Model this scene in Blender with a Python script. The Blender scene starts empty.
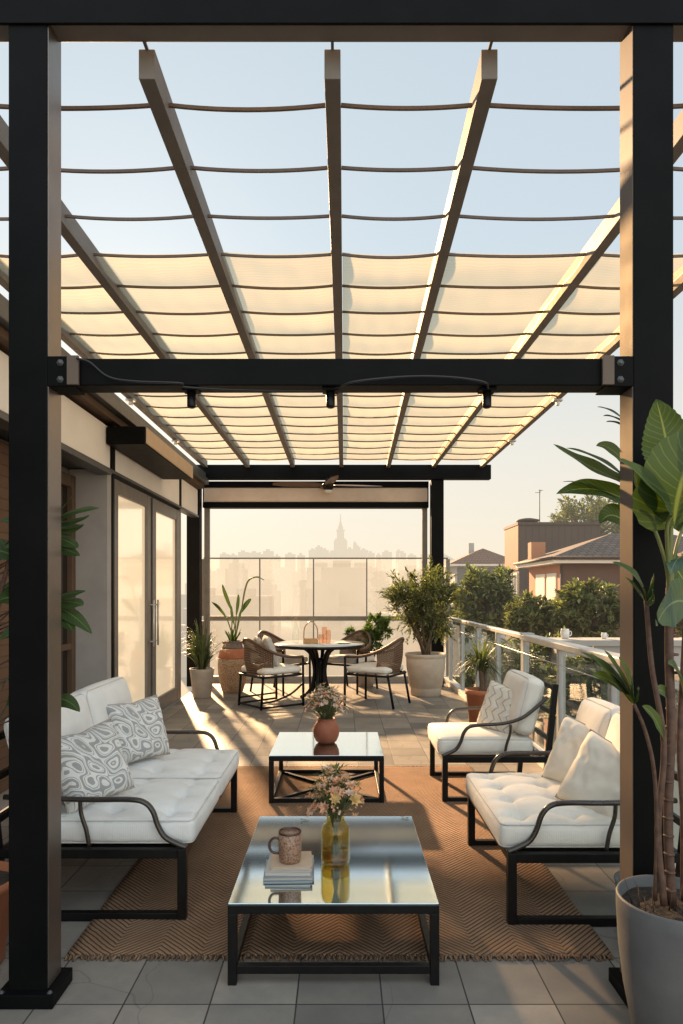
import bpy, math, random
from mathutils import Vector, Matrix, Euler, noise

random.seed(11)
R = math.radians
PI = math.pi
scene = bpy.context.scene
COL = scene.collection
F, CX, HY, CAMH = 683.0, 341.5, 592.0, 1.6


def at(px, py, d):
    """a point of the place, read off the photograph at depth d"""
    return Vector(((px - CX) / F * d, d, CAMH - (py - HY) / F * d))


# ------------------------------------------------------------------ mesh builder
class MB:
    def __init__(self):
        self.v, self.f, self.m, self.s, self.uv = [], [], [], [], {}

    def add(self, verts, faces, mi=0, smooth=False, uv=None):
        b = len(self.v)
        self.v += [tuple(p) for p in verts]
        for f in faces:
            self.f.append(tuple(i + b for i in f))
            self.m.append(mi)
            self.s.append(smooth)
        if uv:
            for i, u in enumerate(uv):
                self.uv[b + i] = u
        return self

    def box(self, x0, x1, y0, y1, z0, z1, mi=0):
        vs = [(x, y, z) for z in (z0, z1) for y in (y0, y1) for x in (x0, x1)]
        return self.add(vs, [(0, 2, 3, 1), (4, 5, 7, 6), (0, 1, 5, 4), (2, 6, 7, 3), (0, 4, 6, 2), (1, 3, 7, 5)], mi)

    def bar(self, p, q, w, h, up=(0, 0, 1), mi=0):
        p, q, up = Vector(p), Vector(q), Vector(up)
        t = (q - p).normalized()
        s = t.cross(up)
        if s.length < 1e-4:
            s = t.cross(Vector((1, 0, 0)))
        s.normalize()
        u = s.cross(t).normalized()
        vs = []
        for c in (p, q):
            for a, b in ((-1, -1), (1, -1), (1, 1), (-1, 1)):
                vs.append(c + s * a * w / 2 + u * b * h / 2)
        return self.add(vs, [(0, 3, 2, 1), (4, 5, 6, 7), (0, 1, 5, 4), (1, 2, 6, 5), (2, 3, 7, 6), (3, 0, 4, 7)], mi)

    def sweep(self, pts, prof, mi=0, closed=False, scale=None, ref=None, smooth=True):
        pts = [Vector(p) for p in pts]
        n, k = len(pts), len(prof)
        tang = []
        for i in range(n):
            a = pts[(i - 1) % n] if (closed or i > 0) else pts[i]
            b = pts[(i + 1) % n] if (closed or i < n - 1) else pts[i]
            tang.append((b - a).normalized())
        t0 = tang[0]
        r = Vector(ref) if ref else (Vector((0, 0, 1)) if abs(t0.z) < 0.9 else Vector((1, 0, 0)))
        u = (r - t0 * r.dot(t0)).normalized()
        vs = []
        for i in range(n):
            t = tang[i]
            u = (u - t * u.dot(t))
            u = u.normalized() if u.length > 1e-6 else t.orthogonal().normalized()
            s = t.cross(u)
            sc = scale[i] if scale else 1.0
            for a, b in prof:
                vs.append(pts[i] + s * a * sc + u * b * sc)
        fs = []
        for i in range(n if closed else n - 1):
            j = (i + 1) % n
            for a in range(k):
                b = (a + 1) % k
                fs.append((i * k + a, i * k + b, j * k + b, j * k + a))
        if not closed:
            fs.append(tuple(range(k))[::-1])
            fs.append(tuple((n - 1) * k + a for a in range(k)))
        return self.add(vs, fs, mi, smooth)

    def tube(self, pts, r, n=8, mi=0, closed=False, flat=1.0, ref=None):
        if isinstance(r, (list, tuple)):
            sc, r0 = r, 1.0
        else:
            sc, r0 = None, r
        prof = [(math.cos(2 * PI * a / n) * r0, math.sin(2 * PI * a / n) * r0 * flat) for a in range(n)]
        return self.sweep(pts, prof, mi, closed, sc, ref)

    def lathe(self, prof, n=32, c=(0, 0, 0), mi=0):
        vs, fs, k = [], [], len(prof)
        for r, z in prof:
            for a in range(n):
                t = 2 * PI * a / n
                vs.append((c[0] + r * math.cos(t), c[1] + r * math.sin(t), c[2] + z))
        for i in range(k - 1):
            for a in range(n):
                b = (a + 1) % n
                fs.append((i * n + a, i * n + b, (i + 1) * n + b, (i + 1) * n + a))
        if prof[0][0] > 1e-4:
            fs.append(tuple(range(n))[::-1])
        if prof[-1][0] > 1e-4:
            fs.append(tuple((k - 1) * n + a for a in range(n)))
        return self.add(vs, fs, mi, True)

    def grid(self, fn, nu, nv, mi=0, smooth=True, uv=False):
        vs = [fn(i / nu, j / nv) for j in range(nv + 1) for i in range(nu + 1)]
        fs = [(j * (nu + 1) + i, j * (nu + 1) + i + 1, (j + 1) * (nu + 1) + i + 1, (j + 1) * (nu + 1) + i) for j in range(nv) for i in range(nu)]
        u = [(i / nu, j / nv) for j in range(nv + 1) for i in range(nu + 1)] if uv else None
        return self.add(vs, fs, mi, smooth, u)

    def build(self, name, mats, parent=None, bevel=0.0, seg=2, weld=False):
        me = bpy.data.meshes.new(name)
        me.from_pydata(self.v, [], self.f)
        if not isinstance(mats, (list, tuple)):
            mats = [mats]
        for m in mats:
            me.materials.append(m)
        me.polygons.foreach_set('material_index', self.m)
        me.polygons.foreach_set('use_smooth', self.s)
        if self.uv:
            lay = me.uv_layers.new(name='UVMap')
            buf = []
            for l in me.loops:
                buf += self.uv.get(l.vertex_index, (0.0, 0.0))
            lay.data.foreach_set('uv', buf)
        me.validate()
        me.update()
        o = bpy.data.objects.new(name, me)
        COL.objects.link(o)
        if parent is not None:
            o.parent = parent
        if bevel:
            b = o.modifiers.new('soft_edges', 'BEVEL')
            b.width = bevel
            b.segments = seg
            b.limit_method = 'ANGLE'
            b.angle_limit = R(40)
        return o


def tag(o, label=None, cat=None, group=None, kind=None):
    for k, v in (('label', label), ('category', cat), ('group', group), ('kind', kind)):
        if v:
            o[k] = v
    return o


def thing(name, label, cat, loc=(0, 0, 0), rz=0.0, group=None):
    o = bpy.data.objects.new(name, None)
    COL.objects.link(o)
    o.empty_display_size = 0.1
    o.location = loc
    o.rotation_euler = (0, 0, rz)
    return tag(o, label, cat, group)


def copy_tree(o, parent=None):
    c = o.copy()
    COL.objects.link(c)
    c.parent = parent
    for ch in [x for x in o.children]:
        copy_tree(ch, c)
    return c


def smoothpath(pts, n=6):
    """Catmull-Rom through pts"""
    P = [Vector(p) for p in pts]
    P = [P[0] * 2 - P[1]] + P + [P[-1] * 2 - P[-2]]
    out = []
    for i in range(1, len(P) - 2):
        for k in range(n):
            t = k / n
            a, b, c, d = P[i - 1], P[i], P[i + 1], P[i + 2]
            out.append(0.5 * ((2 * b) + (c - a) * t + (2 * a - 5 * b + 4 * c - d) * t * t + (3 * b - a - 3 * c + d) * t ** 3))
    out.append(P[-2])
    return out


# ------------------------------------------------------------------ materials
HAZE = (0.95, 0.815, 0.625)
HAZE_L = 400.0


class NT:
    def __init__(self, name):
        self.mat = bpy.data.materials.new(name)
        self.mat.use_nodes = True
        self.t = self.mat.node_tree
        self.t.nodes.clear()
        self.out = self.n('ShaderNodeOutputMaterial')

    def n(self, typ, **kw):
        nd = self.t.nodes.new(typ)
        for k, v in kw.items():
            if k.startswith('i_'):
                nd.inputs[k[2:].replace('_', ' ')].default_value = v
            else:
                setattr(nd, k, v)
        return nd

    def l(self, a, b):
        self.t.links.new(a, b)

    def math(self, op, a, b=None, clamp=False):
        nd = self.n('ShaderNodeMath', operation=op, use_clamp=clamp)
        for i, x in enumerate((a, b)):
            if x is None:
                continue
            if isinstance(x, (int, float)):
                nd.inputs[i].default_value = x
            else:
                self.l(x, nd.inputs[i])
        return nd.outputs[0]

    def mix(self, fac, a, b, mode='MIX'):
        nd = self.n('ShaderNodeMix', data_type='RGBA', blend_type=mode)
        for sock, x in ((nd.inputs[0], fac), (nd.inputs[6], a), (nd.inputs[7], b)):
            if isinstance(x, (int, float)):
                sock.default_value = x
            elif isinstance(x, tuple):
                sock.default_value = (x + (1,))[:4]
            else:
                self.l(x, sock)
        return nd.outputs[2]

    def ramp(self, fac, stops, interp='LINEAR'):
        nd = self.n('ShaderNodeValToRGB')
        cr = nd.color_ramp
        cr.interpolation = interp
        while len(cr.elements) < len(stops):
            cr.elements.new(0.5)
        for e, (p, c) in zip(cr.elements, stops):
            e.position = p
            e.color = (c if isinstance(c, tuple) else (c, c, c)) + (1,)
        self.l(fac, nd.inputs[0])
        return nd.outputs[0]

    def noise(self, scale, detail=3, rough=0.55, vec=None):
        nd = self.n('ShaderNodeTexNoise')
        nd.inputs['Scale'].default_value = scale
        nd.inputs['Detail'].default_value = detail
        nd.inputs['Roughness'].default_value = rough
        self.l(vec if vec is not None else self.obj(), nd.inputs['Vector'])
        return nd.outputs['Fac']

    def obj(self):
        if not hasattr(self, '_o'):
            self._o = self.n('ShaderNodeTexCoord').outputs['Object']
        return self._o

    def bump(self, h, strength=0.3, dist=0.01):
        nd = self.n('ShaderNodeBump')
        nd.inputs['Strength'].default_value = strength
        nd.inputs['Distance'].default_value = dist
        self.l(h, nd.inputs['Height'])
        return nd.outputs[0]

    def finish(self, shader, haze=False, cap=0.86, strength=1.0):
        if haze:  # distance haze painted into the material as emission
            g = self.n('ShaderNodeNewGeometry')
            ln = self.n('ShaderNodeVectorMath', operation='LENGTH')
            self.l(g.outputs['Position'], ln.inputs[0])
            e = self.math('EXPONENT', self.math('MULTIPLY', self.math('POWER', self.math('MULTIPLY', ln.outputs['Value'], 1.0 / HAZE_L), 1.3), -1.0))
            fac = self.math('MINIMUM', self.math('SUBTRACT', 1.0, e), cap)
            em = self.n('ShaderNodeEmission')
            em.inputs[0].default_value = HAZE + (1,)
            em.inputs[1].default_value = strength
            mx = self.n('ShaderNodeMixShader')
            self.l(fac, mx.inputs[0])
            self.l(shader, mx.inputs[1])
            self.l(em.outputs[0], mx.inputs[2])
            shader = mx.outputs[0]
        self.l(shader, self.out.inputs[0])
        return self.mat


def pbr(name, c1, c2=None, scale=8.0, rough=0.5, metal=0.0, bump=0.0, bscale=60.0, bdist=0.004, haze=False, spec=0.5,
        island=0.0, transl=0.0, tcol=(1.5, 1.7, 0.7), coat=0.0, rvar=0.1, cap=0.86, sheen=0.0, detail=4, glow=0.0):
    t = NT(name)
    p = t.n('ShaderNodeBsdfPrincipled')
    col = c1
    if c2 is not None:
        f = t.ramp(t.noise(scale, detail), [(0.3, 0.0), (0.7, 1.0)])
        col = t.mix(f, c1, c2)
    if island:
        g = t.n('ShaderNodeNewGeometry')
        hsv = t.n('ShaderNodeHueSaturation')
        hsv.inputs['Hue'].default_value = 0.5
        v = t.math('ADD', t.math('MULTIPLY', g.outputs['Random Per Island'], island * 2), 1.0 - island)
        t.l(v, hsv.inputs['Value'])
        if isinstance(col, tuple):
            hsv.inputs['Color'].default_value = col + (1,)
        else:
            t.l(col, hsv.inputs['Color'])
        col = hsv.outputs[0]
    if isinstance(col, tuple):
        p.inputs['Base Color'].default_value = col + (1,)
    else:
        t.l(col, p.inputs['Base Color'])
    p.inputs['Metallic'].default_value = metal
    if glow:      # added glow that brightens the pane, no lamp stands behind it
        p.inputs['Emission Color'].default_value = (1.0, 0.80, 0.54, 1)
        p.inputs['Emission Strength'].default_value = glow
    p.inputs['Specular IOR Level'].default_value = spec
    p.inputs['Coat Weight'].default_value = coat
    if sheen:
        p.inputs['Sheen Weight'].default_value = sheen
    if rvar:
        rn = t.noise(scale * 2.3 + 3, 3)
        t.l(t.math('ADD', t.math('MULTIPLY', rn, rvar * 2), rough - rvar), p.inputs['Roughness'])
    else:
        p.inputs['Roughness'].default_value = rough
    if bump:
        t.l(t.bump(t.noise(bscale, 4), bump, bdist), p.inputs['Normal'])
    sh = p.outputs[0]
    if transl:
        tr = t.n('ShaderNodeBsdfTranslucent')
        if isinstance(col, tuple):
            tr.inputs[0].default_value = col + (1,)
        else:
            t.l(t.mix(1.0, col, tcol, 'MULTIPLY'), tr.inputs[0])
        mx = t.n('ShaderNodeMixShader')
        mx.inputs[0].default_value = transl
        t.l(sh, mx.inputs[1])
        t.l(tr.outputs[0], mx.inputs[2])
        sh = mx.outputs[0]
    return t.finish(sh, haze, cap)


def glass(name, tint=(0.93, 0.97, 0.95), milk=0.0, milkcol=(0.85, 0.8, 0.7), rough=0.02, ior=1.45):
    t = NT(name)
    tr = t.n('ShaderNodeBsdfTransparent')
    tr.inputs[0].default_value = tint + (1,)
    gl = t.n('ShaderNodeBsdfGlossy')
    gl.inputs['Roughness'].default_value = rough
    lw = t.n('ShaderNodeLayerWeight')
    fr = t.math('ADD', t.math('MULTIPLY', t.math('POWER', lw.outputs['Facing'], 5.0), 0.96), ((ior - 1) / (ior + 1)) ** 2)
    body = tr.outputs[0]
    if milk:
        tl = t.n('ShaderNodeBsdfTranslucent')
        tl.inputs[0].default_value = milkcol + (1,)
        df = t.n('ShaderNodeBsdfDiffuse')
        df.inputs[0].default_value = milkcol + (1,)
        m0 = t.n('ShaderNodeMixShader')
        m0.inputs[0].default_value = 0.3
        t.l(tl.outputs[0], m0.inputs[1])
        t.l(df.outputs[0], m0.inputs[2])
        m1 = t.n('ShaderNodeMixShader')
        t.l(t.math('MULTIPLY', t.math('ADD', t.noise(1.3, 3), 0.5), milk), m1.inputs[0])
        t.l(body, m1.inputs[1])
        t.l(m0.outputs[0], m1.inputs[2])
        body = m1.outputs[0]
    mx = t.n('ShaderNodeMixShader')
    t.l(fr, mx.inputs[0])
    t.l(body, mx.inputs[1])
    t.l(gl.outputs[0], mx.inputs[2])
    return t.finish(mx.outputs[0])


def m_tiles():
    t = NT('slate_tiles')
    mp = t.n('ShaderNodeMapping')
    mp.inputs['Location'].default_value = (-0.159, -2.65 + 0.335 * 8, 0)
    t.l(t.obj(), mp.inputs[0])
    b = t.n('ShaderNodeTexBrick', offset=0.0, squash=1.0)
    b.inputs['Color1'].default_value = (0.215, 0.197, 0.178, 1)
    b.inputs['Color2'].default_value = (0.43, 0.385, 0.338, 1)
    b.inputs['Mortar'].default_value = (0.02, 0.02, 0.02, 1)
    b.inputs['Scale'].default_value = 1.0
    b.inputs['Mortar Size'].default_value = 0.0035
    b.inputs['Mortar Smooth'].default_value = 0.2
    b.inputs['Brick Width'].default_value = 0.335
    b.inputs['Row Height'].default_value = 0.335
    t.l(mp.outputs[0], b.inputs['Vector'])
    n1 = t.noise(3.5, 6, 0.65)
    n2 = t.noise(28, 5, 0.7)
    c = t.mix(t.ramp(n1, [(0.3, 0.0), (0.75, 1.0)]), (0.72, 0.73, 0.75), (1.12, 1.08, 1.02))
    col = t.mix(1.0, b.outputs['Color'], c, 'MULTIPLY')
    col = t.mix(t.math('MULTIPLY', n2, 0.55), col, (0.11, 0.105, 0.10))
    stain = t.ramp(t.noise(0.9, 6, 0.7), [(0.42, 0.0), (0.62, 1.0)])
    col = t.mix(t.math('MULTIPLY', stain, 0.28), col, (0.12, 0.108, 0.094))
    # a few dark slate veins
    vein = t.n('ShaderNodeTexVoronoi', feature='DISTANCE_TO_EDGE')
    vein.inputs['Scale'].default_value = 1.1
    wv = t.n('ShaderNodeVectorMath', operation='ADD')
    nz = t.n('ShaderNodeTexNoise')
    nz.inputs['Scale'].default_value = 2.0
    t.l(t.obj(), nz.inputs['Vector'])
    t.l(t.obj(), wv.inputs[0])
    t.l(nz.outputs['Color'], wv.inputs[1])
    t.l(wv.outputs[0], vein.inputs['Vector'])
    vm = t.ramp(vein.outputs['Distance'], [(0.0, 1.0), (0.008, 0.0)])
    col = t.mix(t.math('MULTIPLY', vm, 0.35), col, (0.05, 0.05, 0.05))
    p = t.n('ShaderNodeBsdfPrincipled')
    t.l(col, p.inputs['Base Color'])
    t.l(t.math('ADD', t.math('MULTIPLY', n2, 0.3), 0.42), p.inputs['Roughness'])
    p.inputs['Specular IOR Level'].default_value = 0.14
    h = t.math('SUBTRACT', t.math('MULTIPLY', n2, 0.35), b.outputs['Fac'])
    h = t.math('ADD', h, t.math('MULTIPLY', n1, 0.5))
    t.l(t.bump(h, 0.35, 0.006), p.inputs['Normal'])
    return t.finish(p.outputs[0])


def m_rug():
    t = NT('jute_herringbone')
    sp = t.n('ShaderNodeSeparateXYZ')
    t.l(t.obj(), sp.inputs[0])
    x, y = sp.outputs[0], sp.outputs[1]
    wob = t.math('MULTIPLY', t.math('SUBTRACT', t.noise(9, 3), 0.5), 0.012)
    pp = t.math('PINGPONG', t.math('ADD', t.math('ADD', x, 10.0), wob), 0.2)
    d = t.math('ADD', y, t.math('MULTIPLY', pp, 1.0))
    fr = t.math('FRACT', t.math('MULTIPLY', t.math('ADD', d, wob), 1 / 0.030))
    ridge = t.math('PINGPONG', fr, 0.5)            # 0 .. 0.5
    groove = t.ramp(ridge, [(0.08, 1.0), (0.22, 0.0)])
    # strands across each cord
    e = t.math('FRACT', t.math('MULTIPLY', t.math('SUBTRACT', y, pp), 1 / 0.009))
    strand = t.math('PINGPONG', e, 0.5)
    n = t.noise(5, 5)
    n2 = t.noise(160, 3)
    col = t.mix(t.ramp(n, [(0.3, 0.0), (0.7, 1.0)]), (0.235, 0.128, 0.074), (0.36, 0.21, 0.128))
    col = t.mix(t.math('MULTIPLY', n2, 0.6), col, (0.45, 0.31, 0.20))
    col = t.mix(t.math('MULTIPLY', groove, 0.95), col, (0.05, 0.028, 0.018))
    col = t.mix(t.math('MULTIPLY', t.ramp(t.noise(1.6, 6, 0.7), [(0.45, 0.0), (0.7, 1.0)]), 0.35), col, (0.14, 0.09, 0.06))
    p = t.n('ShaderNodeBsdfPrincipled')
    t.l(col, p.inputs['Base Color'])
    p.inputs['Roughness'].default_value = 0.95
    p.inputs['Specular IOR Level'].default_value = 0.15
    h = t.math('ADD', t.math('MULTIPLY', ridge, 1.6), t.math('MULTIPLY', strand, 0.6))
    h = t.math('ADD', h, t.math('MULTIPLY', n2, 0.5))
    t.l(t.bump(h, 0.9, 0.008), p.inputs['Normal'])
    return t.finish(p.outputs[0])


def m_fabric(name, c1, c2, weave=700.0, pattern=None):
    t = NT(name)
    n = t.noise(6, 4)
    col = t.mix(t.ramp(n, [(0.3, 0.0), (0.7, 1.0)]), c1, c2)
    w1 = t.n('ShaderNodeTexWave', wave_type='BANDS', bands_direction='X')
    w2 = t.n('ShaderNodeTexWave', wave_type='BANDS', bands_direction='Y')
    for w in (w1, w2):
        w.inputs['Scale'].default_value = weave / 20
        w.inputs['Distortion'].default_value = 2
        t.l(t.obj(), w.inputs['Vector'])
    wv = t.math('ADD', w1.outputs['Fac'], w2.outputs['Fac'])
    if pattern:
        kind, pc = pattern
        if kind == 'swirl':
            wp = t.n('ShaderNodeTexNoise')
            wp.inputs['Scale'].default_value = 3.2
            t.l(t.obj(), wp.inputs['Vector'])
            vm = t.n('ShaderNodeVectorMath', operation='SCALE')
            vm.inputs['Scale'].default_value = 0.22
            t.l(wp.outputs['Color'], vm.inputs[0])
            va = t.n('ShaderNodeVectorMath', operation='ADD')
            t.l(t.obj(), va.inputs[0])
            t.l(vm.outputs[0], va.inputs[1])
            # medallions: a grid of ogee cells
            sp = t.n('ShaderNodeSeparateXYZ')
            t.l(va.outputs[0], sp.inputs[0])
            a = t.math('SINE', t.math('MULTIPLY', sp.outputs[0], 25))
            b = t.math('SINE', t.math('MULTIPLY', sp.outputs[1], 18))
            c = t.math('SINE', t.math('MULTIPLY', t.math('ADD', sp.outputs[0], sp.outputs[1]), 43))
            v = t.math('ADD', t.math('ADD', t.math('MULTIPLY', a, b), t.math('MULTIPLY', c, 0.5)), 0.5)
            msk = t.ramp(t.math('FRACT', t.math('MULTIPLY', v, 1.25)), [(0.0, 0.0), (0.22, 0.0), (0.25, 1.0), (0.62, 1.0), (0.65, 0.0), (0.80, 0.0), (0.82, 1.0), (0.90, 1.0), (0.92, 0.0)])
        else:
            sp = t.n('ShaderNodeSeparateXYZ')
            t.l(t.obj(), sp.inputs[0])
            s = t.math('FRACT', t.math('MULTIPLY', t.math('ADD', sp.outputs[0], t.math('PINGPONG', sp.outputs[1], 0.05)), 14))
            msk = t.ramp(s, [(0.0, 1.0), (0.16, 1.0), (0.2, 0.0)])
        col = t.mix(t.math('MULTIPLY', msk, 0.9), col, pc)
    p = t.n('ShaderNodeBsdfPrincipled')
    t.l(col, p.inputs['Base Color'])
    p.inputs['Roughness'].default_value = 0.9
    p.inputs['Specular IOR Level'].default_value = 0.2
    p.inputs['Sheen Weight'].default_value = 0.15
    h = t.math('ADD', t.math('MULTIPLY', wv, 0.12), t.noise(14, 4))
    t.l(t.bump(h, 0.35, 0.012), p.inputs['Normal'])
    return t.finish(p.outputs[0])


def m_shade():
    t = NT('sheer_shade_cloth')
    w = t.n('ShaderNodeTexWave', wave_type='BANDS', bands_direction='Y')
    w.inputs['Scale'].default_value = 9
    w.inputs['Distortion'].default_value = 4
    w.inputs['Detail'].default_value = 3
    t.l(t.obj(), w.inputs['Vector'])
    n = t.noise(1.5, 3)
    col = t.mix(t.math('MULTIPLY', w.outputs['Fac'], 0.5), (0.50, 0.435, 0.30), (0.415, 0.345, 0.225))
    col = t.mix(t.math('MULTIPLY', n, 0.35), col, (0.51, 0.46, 0.345))
    tl = t.n('ShaderNodeBsdfTranslucent')
    df = t.n('ShaderNodeBsdfDiffuse')
    t.l(col, tl.inputs[0])
    t.l(col, df.inputs[0])
    m0 = t.n('ShaderNodeMixShader')
    m0.inputs[0].default_value = 0.22
    t.l(tl.outputs[0], m0.inputs[1])
    t.l(df.outputs[0], m0.inputs[2])
    tr = t.n('ShaderNodeBsdfTransparent')
    tr.inputs[0].default_value = (1.0, 0.90, 0.72, 1)
    m1 = t.n('ShaderNodeMixShader')
    m1.inputs[0].default_value = 0.40
    t.l(m0.outputs[0], m1.inputs[1])
    t.l(tr.outputs[0], m1.inputs[2])
    return t.finish(m1.outputs[0])


def m_leaf(name, c1, c2, rib=(0.30, 0.36, 0.12), transl=0.3, rough=0.5, veins=13.0, spec=0.3):
    t = NT(name)
    uv = t.n('ShaderNodeTexCoord').outputs['UV']
    sp = t.n('ShaderNodeSeparateXYZ')
    t.l(uv, sp.inputs[0])
    s = t.math('ABSOLUTE', t.math('SUBTRACT', sp.outputs[0], 0.5))
    v = t.math('FRACT', t.math('MULTIPLY', t.math('SUBTRACT', sp.outputs[1], t.math('MULTIPLY', s, 0.35)), veins))
    side = t.math('MULTIPLY', t.ramp(t.math('PINGPONG', v, 0.5), [(0.0, 1.0), (0.12, 0.0)]), 0.35)
    mid = t.ramp(s, [(0.012, 1.0), (0.035, 0.0)])
    ribm = t.math('MAXIMUM', side, mid)
    g = t.n('ShaderNodeNewGeometry')
    col = t.mix(g.outputs['Random Per Island'], c1, c2)
    col = t.mix(t.math('MULTIPLY', t.noise(7, 4), 0.5), col, c2)
    col = t.mix(t.math('MULTIPLY', ribm, 0.45), col, rib)
    p = t.n('ShaderNodeBsdfPrincipled')
    t.l(col, p.inputs['Base Color'])
    p.inputs['Roughness'].default_value = rough
    p.inputs['Specular IOR Level'].default_value = spec
    t.l(t.bump(t.math('ADD', ribm, t.math('MULTIPLY', t.noise(30, 2), 0.4)), 0.25, 0.004), p.inputs['Normal'])
    tr = t.n('ShaderNodeBsdfTranslucent')
    t.l(t.mix(1.0, col, (1.6, 1.8, 0.6), 'MULTIPLY'), tr.inputs[0])
    mx = t.n('ShaderNodeMixShader')
    mx.inputs[0].default_value = transl
    t.l(p.outputs[0], mx.inputs[1])
    t.l(tr.outputs[0], mx.inputs[2])
    return t.finish(mx.outputs[0])


def m_weave():
    t = NT('rattan_weave')
    sp = t.n('ShaderNodeSeparateXYZ')
    t.l(t.n('ShaderNodeTexCoord').outputs['UV'], sp.inputs[0])
    a = t.math('SINE', t.math('MULTIPLY', t.math('ADD', sp.outputs[0], t.math('MULTIPLY', sp.outputs[1], 0.35)), 130))
    b = t.math('SINE', t.math('MULTIPLY', t.math('SUBTRACT', t.math('MULTIPLY', sp.outputs[1], 0.35), sp.outputs[0]), 130))
    c = t.math('MULTIPLY', a, b)
    col = t.mix(t.ramp(c, [(0.2, 0.0), (0.7, 1.0)]), (0.07, 0.034, 0.017), (0.25, 0.135, 0.07))
    p = t.n('ShaderNodeBsdfPrincipled')
    t.l(col, p.inputs['Base Color'])
    p.inputs['Roughness'].default_value = 0.55
    t.l(t.bump(c, 0.8, 0.006), p.inputs['Normal'])
    tr = t.n('ShaderNodeBsdfTransparent')
    mx = t.n('ShaderNodeMixShader')
    t.l(t.ramp(c, [(0.01, 0.12), (0.05, 0.0)]), mx.inputs[0])
    t.l(p.outputs[0], mx.inputs[1])
    t.l(tr.outputs[0], mx.inputs[2])
    return t.finish(mx.outputs[0])


def m_siding(name, c1, c2, period=0.35, haze=True, axis=0):
    t = NT(name)
    sp = t.n('ShaderNodeSeparateXYZ')
    t.l(t.obj(), sp.inputs[0])
    s = t.math('ADD', sp.outputs[0], sp.outputs[1]) if axis == 0 else sp.outputs[2]
    fr = t.math('FRACT', t.math('MULTIPLY', s, 1 / period))
    g = t.ramp(fr, [(0.0, 1.0), (0.10, 1.0), (0.14, 0.0)])
    col = t.mix(t.ramp(t.noise(0.8, 5), [(0.3, 0.0), (0.7, 1.0)]), c1, c2)
    col = t.mix(t.math('MULTIPLY', g, 0.55), col, tuple(x * 0.3 for x in c1))
    p = t.n('ShaderNodeBsdfPrincipled')
    t.l(col, p.inputs['Base Color'])
    p.inputs['Roughness'].default_value = 0.75
    t.l(t.bump(g, 0.5, 0.02), p.inputs['Normal'])
    return t.finish(p.outputs[0], haze)


def m_rooftile(name, c1, c2):
    t = NT(name)
    b = t.n('ShaderNodeTexBrick', offset=0.5)
    b.inputs['Color1'].default_value = c1 + (1,)
    b.inputs['Color2'].default_value = c2 + (1,)
    b.inputs['Mortar'].default_value = tuple(x * 0.25 for x in c1) + (1,)
    b.inputs['Scale'].default_value = 1.0
    b.inputs['Mortar Size'].default_value = 0.03
    b.inputs['Brick Width'].default_value = 0.35
    b.inputs['Row Height'].default_value = 0.28
    t.l(t.obj(), b.inputs['Vector'])
    col = t.mix(t.math('MULTIPLY', t.noise(2.5, 6), 0.7), b.outputs['Color'], tuple(x * 0.55 for x in c2))
    p = t.n('ShaderNodeBsdfPrincipled')
    t.l(col, p.inputs['Base Color'])
    p.inputs['Roughness'].default_value = 0.85
    t.l(t.bump(b.outputs['Fac'], 0.6, 0.03), p.inputs['Normal'])
    return t.finish(p.outputs[0], True)


def m_mirror():
    t = NT('dark_mirror_glass')
    p = t.n('ShaderNodeBsdfPrincipled')
    p.inputs['Base Color'].default_value = (0.68, 0.84, 0.94, 1)
    p.inputs['Metallic'].default_value = 1.0
    t.l(t.math('ADD', t.math('MULTIPLY', t.noise(2, 2), 0.02), 0.062), p.inputs['Roughness'])
    return t.finish(p.outputs[0])


def m_mug():
    t = NT('dimpled_brown_stoneware')
    v = t.n('ShaderNodeTexVoronoi')
    v.inputs['Scale'].default_value = 95
    t.l(t.obj(), v.inputs['Vector'])
    col = t.mix(t.ramp(v.outputs['Distance'], [(0.1, 0.0), (0.6, 1.0)]), (0.10, 0.05, 0.032), (0.34, 0.20, 0.13))
    p = t.n('ShaderNodeBsdfPrincipled')
    t.l(col, p.inputs['Base Color'])
    p.inputs['Roughness'].default_value = 0.4
    t.l(t.bump(v.outputs['Distance'], 0.6, 0.004), p.inputs['Normal'])
    return t.finish(p.outputs[0])


def m_urn():
    t = NT('speckled_clay')
    v = t.n('ShaderNodeTexVoronoi')
    v.inputs['Scale'].default_value = 42
    t.l(t.obj(), v.inputs['Vector'])
    col = t.mix(t.ramp(v.outputs['Distance'], [(0.15, 0.0), (0.55, 1.0)]), (0.17, 0.10, 0.06), (0.40, 0.27, 0.17))
    p = t.n('ShaderNodeBsdfPrincipled')
    t.l(col, p.inputs['Base Color'])
    p.inputs['Roughness'].default_value = 0.8
    t.l(t.bump(v.outputs['Distance'], 0.6, 0.01), p.inputs['Normal'])
    return t.finish(p.outputs[0])


M = {}
M['tiles'] = m_tiles()
M['rug'] = m_rug()
M['jute'] = pbr('jute_fringe', (0.12, 0.072, 0.046), (0.24, 0.155, 0.10), 30, 0.95, spec=0.1, island=0.35)
M['black_steel'] = pbr('black_powder_coat', (0.004, 0.004, 0.0045), (0.008, 0.0078, 0.0078), 25, 0.40, bump=0.12, bscale=500, bdist=0.0006, spec=0.22)
M['bronze_arm'] = pbr('dark_bronze_tube', (0.020, 0.015, 0.012), (0.032, 0.024, 0.018), 20, 0.30, coat=0.3)
M['post'] = pbr('black_post_paint', (0.004, 0.0044, 0.0048), (0.007, 0.007, 0.0074), 4, 0.45, bump=0.05, bscale=300, bdist=0.0006, rvar=0.06, spec=0.05)
M['channel'] = pbr('bronze_channel', (0.115, 0.088, 0.070), (0.14, 0.108, 0.086), 3, 0.6, metal=0.0, spec=0.15, rvar=0.05)
M['channel_dark'] = pbr('dark_bronze_channel', (0.20, 0.17, 0.15), (0.24, 0.20, 0.175), 3, 0.36, metal=0.85, rvar=0.05)
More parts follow.
